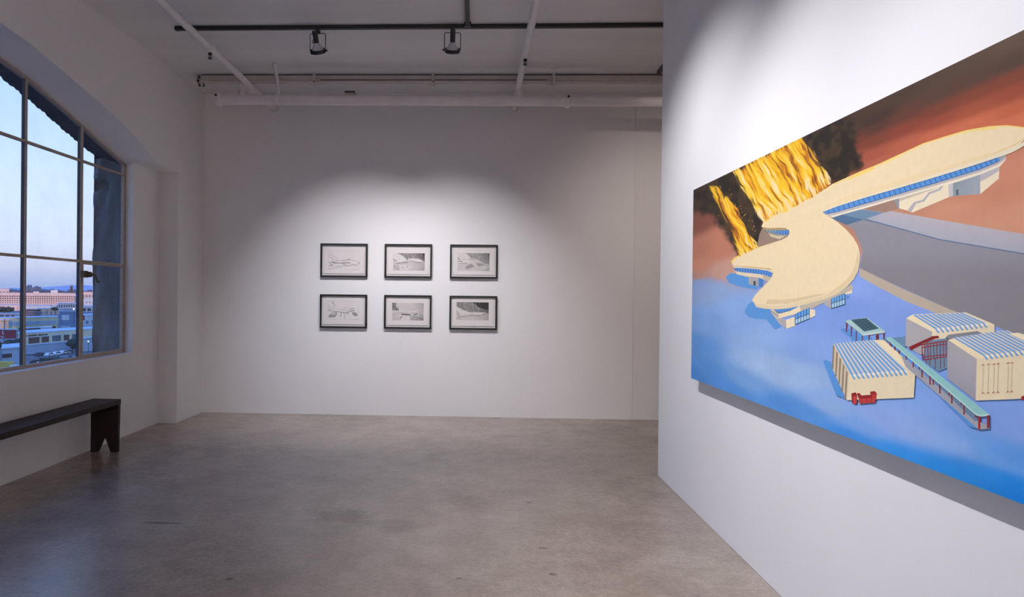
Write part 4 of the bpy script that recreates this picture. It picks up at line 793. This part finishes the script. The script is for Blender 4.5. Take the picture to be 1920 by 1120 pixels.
_z = np.array([v[2] for v in PV]); PC = np.clip(np.array(PC)*np.interp(_z, [PZ0, PZ0+0.35, PZ0+0.8, PZ1], [1.12, 1.06, 0.94, 0.82])[:, None], 0, 0.95); _b = (np.array(PC)[:, 2] > np.array(PC)[:, 0]*1.25)[:, None]; PC = np.where(_b, PC*np.array([0.92, 1.05, 1.0]), PC); _w = (np.array(PC)[:, 0] > np.array(PC)[:, 2]*1.12)[:, None]; PC = np.clip(np.where(_w, PC*np.array([1.06, 1.01, 0.82]), PC), 0, 0.95)   # paint = photographed colour / lamp light there
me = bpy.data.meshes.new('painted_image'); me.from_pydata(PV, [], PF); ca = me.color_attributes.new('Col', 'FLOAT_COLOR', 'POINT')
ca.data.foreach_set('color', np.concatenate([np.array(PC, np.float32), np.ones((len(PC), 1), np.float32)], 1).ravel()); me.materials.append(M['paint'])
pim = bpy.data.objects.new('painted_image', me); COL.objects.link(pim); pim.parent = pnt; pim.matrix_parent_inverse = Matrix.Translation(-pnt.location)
tag(pim, label='painted scene of fire, cream roof, halls and blue ground')

# ================================================================== CITY BELOW THE WINDOW
ZG = -24.0
def G(px, py): p = at(px, py, 2, ZG); return Vector((p[0], p[1], ZG))
def z_at(g, px, py):
    d = CAM.T @ np.array([(px-CX)/F, (py-CY)/F, 1.0]); k = math.hypot(g.x, g.y)/math.hypot(d[0], d[1]); return EYE + d[2]*k
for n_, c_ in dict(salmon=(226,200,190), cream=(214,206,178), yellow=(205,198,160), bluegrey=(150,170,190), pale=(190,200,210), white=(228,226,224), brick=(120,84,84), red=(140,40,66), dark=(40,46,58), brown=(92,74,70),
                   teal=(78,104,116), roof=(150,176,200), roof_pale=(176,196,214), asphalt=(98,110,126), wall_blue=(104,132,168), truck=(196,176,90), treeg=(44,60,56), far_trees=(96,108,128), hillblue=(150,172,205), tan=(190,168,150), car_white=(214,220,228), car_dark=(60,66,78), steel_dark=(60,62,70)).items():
    M['c_'+n_] = plain('city_'+n_, c_, 0.8, 0.10, 0.25)
t = NT('street_lamp_glow'); M['c_lamp'] = t.set(col=(1, 1, 1), emit=(1.0, 0.97, 0.9), estr=12.0)
t = NT('city_blocks'); bt_ = t.n('TexBrick'); t.l(t.obj(), bt_.inputs['Vector']); bt_.inputs['Scale'].default_value = 0.012; bt_.inputs['Mortar Size'].default_value = 0.06; bt_.inputs['Mortar Smooth'].default_value = 0.0
bt_.inputs['Color1'].default_value = lin4((112, 122, 136)); bt_.inputs['Color2'].default_value = lin4((92, 104, 118)); bt_.inputs['Mortar'].default_value = lin4((84, 92, 104))
M['c_ground'] = t.set(col=t.mix(bt_.outputs[0], t.ramp(t.noise(0.06, 6), [(0.35, (0.75,)*3), (0.65, (1.15,)*3)]), 0.8, 'MULTIPLY'), rough=0.9)
m = MB(); m.quad((-4200, -300, ZG), (60, -300, ZG), (60, 5200, ZG), (-4200, 5200, ZG)); struct(m.build('ground', M['c_ground']), 'streets and yards of the city far below')
def building(name, label, b0, b1, ytop, depth, mat, roof='c_roof', windows=(), parapet=0.0, doors=(), group='buildings in the city view', cat='building', strips=()):
    """front wall on the ground from pixel b0 to pixel b1, top at pixel row ytop above b0"""
    g0, g1 = G(*b0), G(*b1); h = z_at(g0, b0[0], ytop)-ZG; u = (g1-g0); L_ = u.length; u.normalize(); n = (g0+g1)/2; n.z = 0; n.normalize()
    B = empty(name, g0, label, cat, group); up = Vector((0, 0, 1))
    def q(s_, v_, o_=0.0): return g0 + u*(s_*L_) + up*(v_*h) - n*o_
    m = MB(); m.prism([q(0, 0), q(1, 0), q(1, 1), q(0, 1)], n*depth); m.build('wall', M[mat], B)
    ov = 0.4; m = MB(); z0, z1 = Vector((0, 0, h)), Vector((0, 0, 0.35))
    m.prism([g0-u*ov-n*ov+z0, g1+u*ov-n*ov+z0, g1+u*ov+n*(depth+ov)+z0, g0-u*ov+n*(depth+ov)+z0], z1); m.build('roof', M[roof], B)
    for (s0, s1, v0, v1, wm) in strips:
        m = MB(); m.prism([q(s0, v0, 0.25), q(s1, v0, 0.25), q(s1, v1, 0.25), q(s0, v1, 0.25)], n*0.3); m.build('wall_band', M[wm], B)
    for (cols, s0, s1, v0, v1, fill, wm) in windows:
        m = MB()
        for i in range(cols):
            a_ = s0+(s1-s0)*(i+0.5-fill/2)/cols; b_ = s0+(s1-s0)*(i+0.5+fill/2)/cols; m.prism([q(a_, v0, 0.15), q(b_, v0, 0.15), q(b_, v1, 0.15), q(a_, v1, 0.15)], n*0.2)
        o = m.build('window_row', M[wm], B); o['kind'] = 'stuff'
    for (s0, s1, v0, v1, wm) in doors:
        m = MB(); m.prism([q(s0, v0, 0.2), q(s1, v0, 0.2), q(s1, v1, 0.2), q(s0, v1, 0.2)], n*0.25); d_ = m.build('garage_door', M[wm], B)
        m = MB(); m.prism([q(s0-0.006, v1, 0.5), q(s1+0.006, v1, 0.5), q(s1+0.006, v1+0.05, 0.5), q(s0-0.006, v1+0.05, 0.5)], n*0.5); m.build('lintel', M['c_roof'], d_)
    B['_h'] = h
    return B, q, n
# --- far row in the last sun
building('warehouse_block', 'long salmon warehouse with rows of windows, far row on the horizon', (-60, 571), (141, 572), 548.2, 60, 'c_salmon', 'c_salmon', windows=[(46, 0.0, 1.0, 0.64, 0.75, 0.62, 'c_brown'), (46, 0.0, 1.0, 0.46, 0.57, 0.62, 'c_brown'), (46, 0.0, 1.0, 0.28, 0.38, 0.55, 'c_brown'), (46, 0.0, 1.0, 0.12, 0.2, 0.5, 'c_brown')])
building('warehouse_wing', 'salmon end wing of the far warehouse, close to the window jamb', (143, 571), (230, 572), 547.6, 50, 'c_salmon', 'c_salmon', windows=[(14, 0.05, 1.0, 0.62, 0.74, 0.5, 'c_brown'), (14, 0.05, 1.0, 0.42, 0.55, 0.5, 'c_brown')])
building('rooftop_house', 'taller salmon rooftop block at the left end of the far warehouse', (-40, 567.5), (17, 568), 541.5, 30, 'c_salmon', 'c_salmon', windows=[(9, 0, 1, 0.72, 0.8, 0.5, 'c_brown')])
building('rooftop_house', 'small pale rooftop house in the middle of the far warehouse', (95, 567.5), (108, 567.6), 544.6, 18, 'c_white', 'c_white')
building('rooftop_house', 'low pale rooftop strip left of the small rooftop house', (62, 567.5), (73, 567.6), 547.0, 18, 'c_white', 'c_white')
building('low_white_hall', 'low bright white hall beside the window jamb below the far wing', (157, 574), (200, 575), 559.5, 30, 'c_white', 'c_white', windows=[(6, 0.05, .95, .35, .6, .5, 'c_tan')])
T_, q_, n_ = building('clock_tower', 'slim dark tower with a lit top above the far warehouse', (131.5, 563), (136.2, 563), 536.5, 9, 'c_brown', 'c_dark', cat='tower')
m = MB(); g = q_(0.5, 1.0); r_ = 4.2; m.lathe([(r_, 0), (r_*0.9, 3), (r_*0.5, 4.6), (0, 5.2)], (g.x, g.y, g.z), (0, 0, 1), 12); m.build('dome', M['c_bluegrey'], T_, smooth=True)
# treeline and hills
m = MB(); rng = random.Random(11)
def blob(m_, c, r, ry=None, seg=7):
    bm = bmesh.new(); bmesh.ops.create_icosphere(bm, subdivisions=2, radius=1.0); k = rng.random()*9
    vs = []
    for v in bm.verts:
        f = 1+0.28*math.sin(v.co.x*5+k)*math.sin(v.co.y*4.3+k*2)+0.18*math.sin(v.co.z*9+k); vs.append((c[0]+v.co.x*r*f, c[1]+v.co.y*r*f, c[2]+v.co.z*(ry or r)*f))
    m_.add(vs, [tuple(v.index for v in f.verts) for f in bm.faces]); bm.free()
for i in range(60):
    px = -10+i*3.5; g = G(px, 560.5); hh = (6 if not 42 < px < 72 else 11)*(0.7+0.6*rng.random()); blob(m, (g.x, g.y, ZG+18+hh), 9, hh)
tl = tag(m.build('treeline', M['c_far_trees'], smooth=True), 'dark line of trees on the horizon behind the far warehouse', 'trees', kind='stuff')  # distance haze put into the trees' blue-grey colour
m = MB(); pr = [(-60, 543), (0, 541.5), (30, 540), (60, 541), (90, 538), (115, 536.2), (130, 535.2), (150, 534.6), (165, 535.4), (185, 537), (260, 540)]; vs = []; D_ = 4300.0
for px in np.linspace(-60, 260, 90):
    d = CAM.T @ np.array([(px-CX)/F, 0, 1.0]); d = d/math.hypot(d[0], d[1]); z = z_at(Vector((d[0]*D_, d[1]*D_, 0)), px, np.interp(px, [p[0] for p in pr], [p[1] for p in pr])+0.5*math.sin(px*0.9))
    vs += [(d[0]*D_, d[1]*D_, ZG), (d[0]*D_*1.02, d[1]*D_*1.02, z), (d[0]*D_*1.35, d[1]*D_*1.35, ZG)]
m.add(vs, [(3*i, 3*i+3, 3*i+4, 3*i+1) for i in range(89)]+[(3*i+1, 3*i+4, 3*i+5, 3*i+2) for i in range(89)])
struct(m.build('hills', M['c_hillblue'], smooth=True), 'low blue hills on the horizon')  # blue haze of distance painted into the hill colour
# --- middle rows
R = lambda *a, **k: building(*a, **k)
R('flat_roofed_shed', 'long pink flat-roofed shed below the far warehouse, left of the first mullion', (-40, 583), (37, 583), 572, 40, 'c_salmon', 'c_roof', windows=[(8, 0, 1, .3, .6, .4, 'c_tan')])
R('flat_roofed_shed', 'long blue-roofed shed right of the first mullion below the far warehouse', (45, 584), (106, 584), 573.5, 30, 'c_pale', 'c_roof_pale', windows=[(7, 0.1, 1, .3, .6, .3, 'c_bluegrey')])
R('flat_roofed_shed', 'low grey shed with dark openings behind the blue tower block', (108, 580), (150, 579), 569, 40, 'c_bluegrey', 'c_roof', windows=[(9, 0.02, .98, .3, .75, .5, 'c_dark')])
R('flat_roofed_shed', 'low shed with dark loading bays between second mullion and jamb', (152, 586), (200, 585), 574.5, 40, 'c_bluegrey', 'c_roof_pale', windows=[(5, 0.02, .98, .2, .65, .62, 'c_dark')])
R('flat_roofed_shed', 'tan low building beside the palm tree', (70, 592), (112, 590), 580, 30, 'c_tan', 'c_roof', windows=[(4, .1, .9, .2, .5, .5, 'c_wall_blue')])
R('louvred_block', 'dark brick block with horizontal louvres left of the palm tree', (46, 600), (77, 600.3), 581.5, 14, 'c_brick', 'c_dark', strips=[(0, 1, v, v+.05, 'c_bluegrey') for v in (.15, .32, .49, .66, .82)])
R('flat_roofed_shed', 'blue-grey shed with a dark roof edge left of the first mullion', (-30, 599), (36, 599), 588.5, 20, 'c_wall_blue', 'c_bluegrey', windows=[(5, .1, .9, .5, .75, .6, 'c_dark')])
R('long_office', 'long yellowish building with a band of dark windows across the middle distance', (-20, 621), (108, 615.5), 598, 20, 'c_yellow', 'c_roof_pale', windows=[(11, 0.15, .98, .42, .66, .6, 'c_teal'), (8, .4, .98, .02, .18, .7, 'c_dark')], strips=[(.15, .98, .36, .70, 'c_bluegrey')])
R('orange_wall_shed', 'short orange-lit shed at the left edge of the view', (-40, 624), (16, 623.5), 600.5, 4, 'c_tan', 'c_roof_pale', windows=[(3, .45, .95, .45, .62, .6, 'c_bluegrey')])
R('tower_block', 'plain blue-grey tower block rising left of the second mullion', (111, 619.5), (141, 620), 584.5, 14, 'c_wall_blue', 'c_bluegrey', strips=[(.15, .62, .55, .82, 'c_pale'), (.1, .7, .05, .25, 'c_bluegrey')], windows=[(4, .1, .62, .05, .2, .5, 'c_brick')])
R('blue_roof_hall', 'pale blue hall between the second mullion and the window jamb', (152, 612), (205, 609), 592, 30, 'c_pale', 'c_roof_pale', windows=[(4, .1, .9, .2, .5, .5, 'c_wall_blue')], strips=[(0, .12, .55, 1.0, 'c_red')])
R('white_cube', 'small white rooftop plant house beside the second mullion', (133, 612), (146, 611), 600, 8, 'c_white', 'c_roof_pale')
R('white_shed', 'white flat shed behind the roof of the garage building', (76, 629), (96, 627.5), 615.5, 12, 'c_pale', 'c_roof_pale', strips=[(.2, .9, .1, .4, 'c_bluegrey')])
R('roof_machines', 'dark cluttered roof machinery behind the garage building sign', (49, 630), (76, 628.5), 616.5, 10, 'c_brick', 'c_bluegrey', strips=[(0, 1, .2, .4, 'c_dark'), (.25, .8, .6, .95, 'c_dark')])
# --- the cream garage building with its sign
GB, gq, gn = R('garage_building', 'long cream building with five garage doors and a dark sign', (34, 649), (186, 636), 626.5, 26, 'c_cream', 'c_roof_pale',
    doors=[(0.115, 0.235, .12, .62, 'c_brown'), (0.26, 0.345, .12, .62, 'c_brown'), (0.385, 0.49, .14, .64, 'c_teal'), (0.525, 0.595, .14, .64, 'c_brown'), (0.63, 0.71, .14, .64, 'c_teal')])
m = MB(); rng2 = random.Random(3); s_ = 0.07
while s_ < 0.33:
    w_ = rng2.choice([0.006, 0.008, 0.010]);
    if rng2.random() > 0.14: m.prism([gq(s_, .73, .3), gq(s_+w_*.8, .73, .3), gq(s_+w_*.8, .86, .3), gq(s_, .86, .3)], gn*0.2)
    s_ += w_+0.002
tag(m.build('sign_lettering', M['c_dark'], GB), label='dark sign lettering, unreadable at this distance', kind='stuff')
RB_, rq, rn = R('red_shop', 'dark red building with pale letters left of the first mullion', (-30, 642), (30, 642), 619, 8, 'c_red', 'c_bluegrey', strips=[(.5, 1.0, 0, .3, 'c_bluegrey')])
fc = bpy.data.curves.new('letters', 'FONT'); fc.body = 'STR'; fc.size = 5.0; fc.extrude = 0.1; fc.space_character = 1.35; fo = bpy.data.objects.new('letters', fc); COL.objects.link(fo); bpy.context.view_layer.update(); lm_ = bpy.data.meshes.new_from_object(fo); bpy.data.objects.remove(fo); lm_.materials.clear(); lm_.materials.append(M['c_pale']); fo = bpy.data.objects.new('letters', lm_); COL.objects.link(fo)
p_ = rq(0.50, .42, .35); u_ = (rq(1, 0)-rq(0, 0)).normalized(); fo.matrix_world = Matrix(((u_.x, 0, -rn.x, p_.x), (u_.y, 0, -rn.y, p_.y), (0, 1, 0, p_.z), (0, 0, 0, 1))); mw = fo.matrix_world.copy(); fo.parent = RB_; fo.matrix_parent_inverse = Matrix.Translation(-RB_.location); fo.matrix_basis = mw
R('yard_wall', 'long pale blue yard wall in front of the garage building', (42, 668), (137, 657.5), 649.5, 1.0, 'c_bluegrey', 'c_roof', cat='wall', strips=[(0.0, 1.0, .0, .08, 'c_dark')])
R('yard_wall', 'grey yard wall between second mullion and jamb', (152, 660), (205, 655), 636, 6.0, 'c_bluegrey', 'c_roof', cat='wall')
R('near_shed', 'blue-grey shed with a dark opening at the lower left of the window view', (4, 697), (46, 692), 655, 18, 'c_bluegrey', 'c_roof_pale', doors=[(0.0, .42, .60, .78, 'c_dark')])
# --- vehicles, trees, lamps
def car(px, py, ln, mat, label, yaw=0.0, h=1.45):
    g = G(px, py); C = empty('car', g, label, 'car', 'parked cars far below'); d = Vector((math.cos(yaw), math.sin(yaw), 0)); n = Vector((-d.y, d.x, 0)); up = Vector((0, 0, 1))
    Q = lambda a_, b_, c_: g + d*a_ + n*b_ + up*c_
    prof = [(-ln/2, .35), (ln/2, .35), (ln/2, .75), (ln*.28, .88), (ln*.12, h), (-ln*.28, h), (-ln*.42, .95), (-ln/2, .9)]
    m = MB(); m.prism([Q(a_, -.85, c_) for a_, c_ in prof], n*1.7); m.build('body', M[mat], C)
    m = MB(); m.prism([Q(a_, -.87, c_) for a_, c_ in ((ln*.22, .92), (ln*.10, h-.1), (-ln*.26, h-.1), (-ln*.36, .95))], n*1.74); m.build('side_glass', M['c_dark'], C)
    for a_ in (-ln*.3, ln*.3):
        for b_ in (-.8, .8): m = MB(); m.lathe([(0, -.1), (.33, -.1), (.33, .1), (0, .1)], Q(a_, b_, .33), n, 10); m.build('wheel', M['c_dark'], C)
yw = math.atan2((G(140, 660)-G(60, 668)).y, (G(140, 660)-G(60, 668)).x)
for px, py, mt, lb in ((94, 668.5, 'c_car_white', 'white car parked left of three by the yard wall'), (107, 666.5, 'c_car_white', 'pale car parked between two others by the yard wall'), (121, 664, 'c_car_white', 'light car parked right of three by the yard wall'), (75, 668.5, 'c_car_dark', 'dark car parked left of the white car by the yard wall'),
                       (63, 691, 'c_car_white', 'white car low in the view beside the first mullion'), (80, 685.5, 'c_car_white', 'white car next to the round bush'), (69, 682.5, 'c_car_dark', 'dark car parked behind the lowest white cars')): car(px, py, 4.4, mt, lb, yw)
g = G(13, 699); TK = empty('truck', g, 'yellow box truck in front of the near shed', 'truck'); m = MB(); m.box((g.x-2.6, g.y-1.2, ZG+.6), (g.x+1.4, g.y+1.2, ZG+3.4)); m.build('box', M['c_truck'], TK, bevel=.05); m = MB(); m.box((g.x+1.5, g.y-1.1, ZG+.5), (g.x+3.2, g.y+1.1, ZG+2.4)); m.build('cab', M['c_car_white'], TK, bevel=.15)
m = MB()
for a_ in (-1.8, 2.3):
    for b_ in (-1.1, 1.1): m.lathe([(0, -.15), (.5, -.15), (.5, .15), (0, .15)], (g.x+a_, g.y+b_, ZG+.5), (0, 1, 0), 10)
m.build('wheels', M['c_dark'], TK)
def tree(name, label, px, py, w, h, trunk, mat='c_treeg'):
    g = G(px, py); T = empty(name, g, label, 'tree', 'trees in the city view'); m = MB(); k = max(3, int(w/2.0))
    dirx = Vector((0.83, 0.55, 0))
    for i in range(k*2): s_ = (i/(k*2-1)-.5)*w*.8; p = g+dirx*s_; blob(m, (p.x+rng.uniform(-1, 1), p.y+rng.uniform(-1, 1), ZG+trunk+h*(.45+.2*rng.random())), h*.42*(1-.5*abs(s_)/w*2*.6), h*.42*(1-.6*abs(s_)/w))
    m.build('foliage', M[mat], T, smooth=True); m = MB(); m.tube([(g.x, g.y, ZG), (g.x, g.y, ZG+trunk+h*.4)], .25, 8); m.build('trunk', M['c_brown'], T)
tree('bush', 'round dark bush above the sill right of the first mullion', 104, 690, 8.5, 4.0, 0.0)
tree('tree', 'dark low trees beside the bright lamp left of the first mullion', 22, 656, 9.0, 4.2, 0.3)
tree('tree', 'dark trees at the left edge of the middle distance', 6, 589, 20, 7, 1)
tree('palm_tree', 'small dark palm standing in front of the far sheds', 103, 592, 5, 4.5, 4.5)
tree('tree', 'dark slim tree beside the second mullion at street level', 136, 664, 1.6, 4.5, 1.5, )
def lamp(px, py, hgt, label, rr=0.28):
    g = G(px, py); L_ = empty('street_lamp', g, label, 'street lamp', 'street lamps far below'); m = MB(); m.tube([(g.x, g.y, ZG), (g.x, g.y, ZG+hgt)], .1, 8); m.build('pole', M['c_steel_dark'], L_)
    m = MB(); m.lathe([(0, -rr), (rr*.8, -rr*.6), (rr, 0), (rr*.8, rr*.6), (0, rr)], (g.x, g.y, ZG+hgt+rr), (0, 0, 1), 10); m.build('lamp_head', M['c_lamp'], L_, smooth=True)
lamp(11, 660, 2.2, 'glowing street lamp at the dark low trees', .4); lamp(141, 662, 4.0, 'glowing street lamp beside the second mullion', .34); lamp(165.5, 660, 4.2, 'small glowing lamp between second mullion and jamb', .2); lamp(138, 623, 14, 'small far lamp on the blue tower block beside the second mullion', .4)
for px, py, ht, lb in ((96, 598, 13, 'thin utility pole right of the louvred block'), (8, 655, 13, 'thin red utility pole at the left edge of the view'), (88, 600, 9, 'thin utility pole left of the palm')):
    g = G(px, py); U = empty('utility_pole', g, lb, 'pole', 'poles far below'); m = MB(); m.tube([(g.x, g.y, ZG), (g.x, g.y, ZG+ht)], .16, 6); m.build('pole', M['c_brown'], U); m = MB(); m.box((g.x-1.1, g.y-.8, ZG+ht-1), (g.x+1.1, g.y-.6, ZG+ht-.8)); m.build('crossarm', M['c_brown'], U)
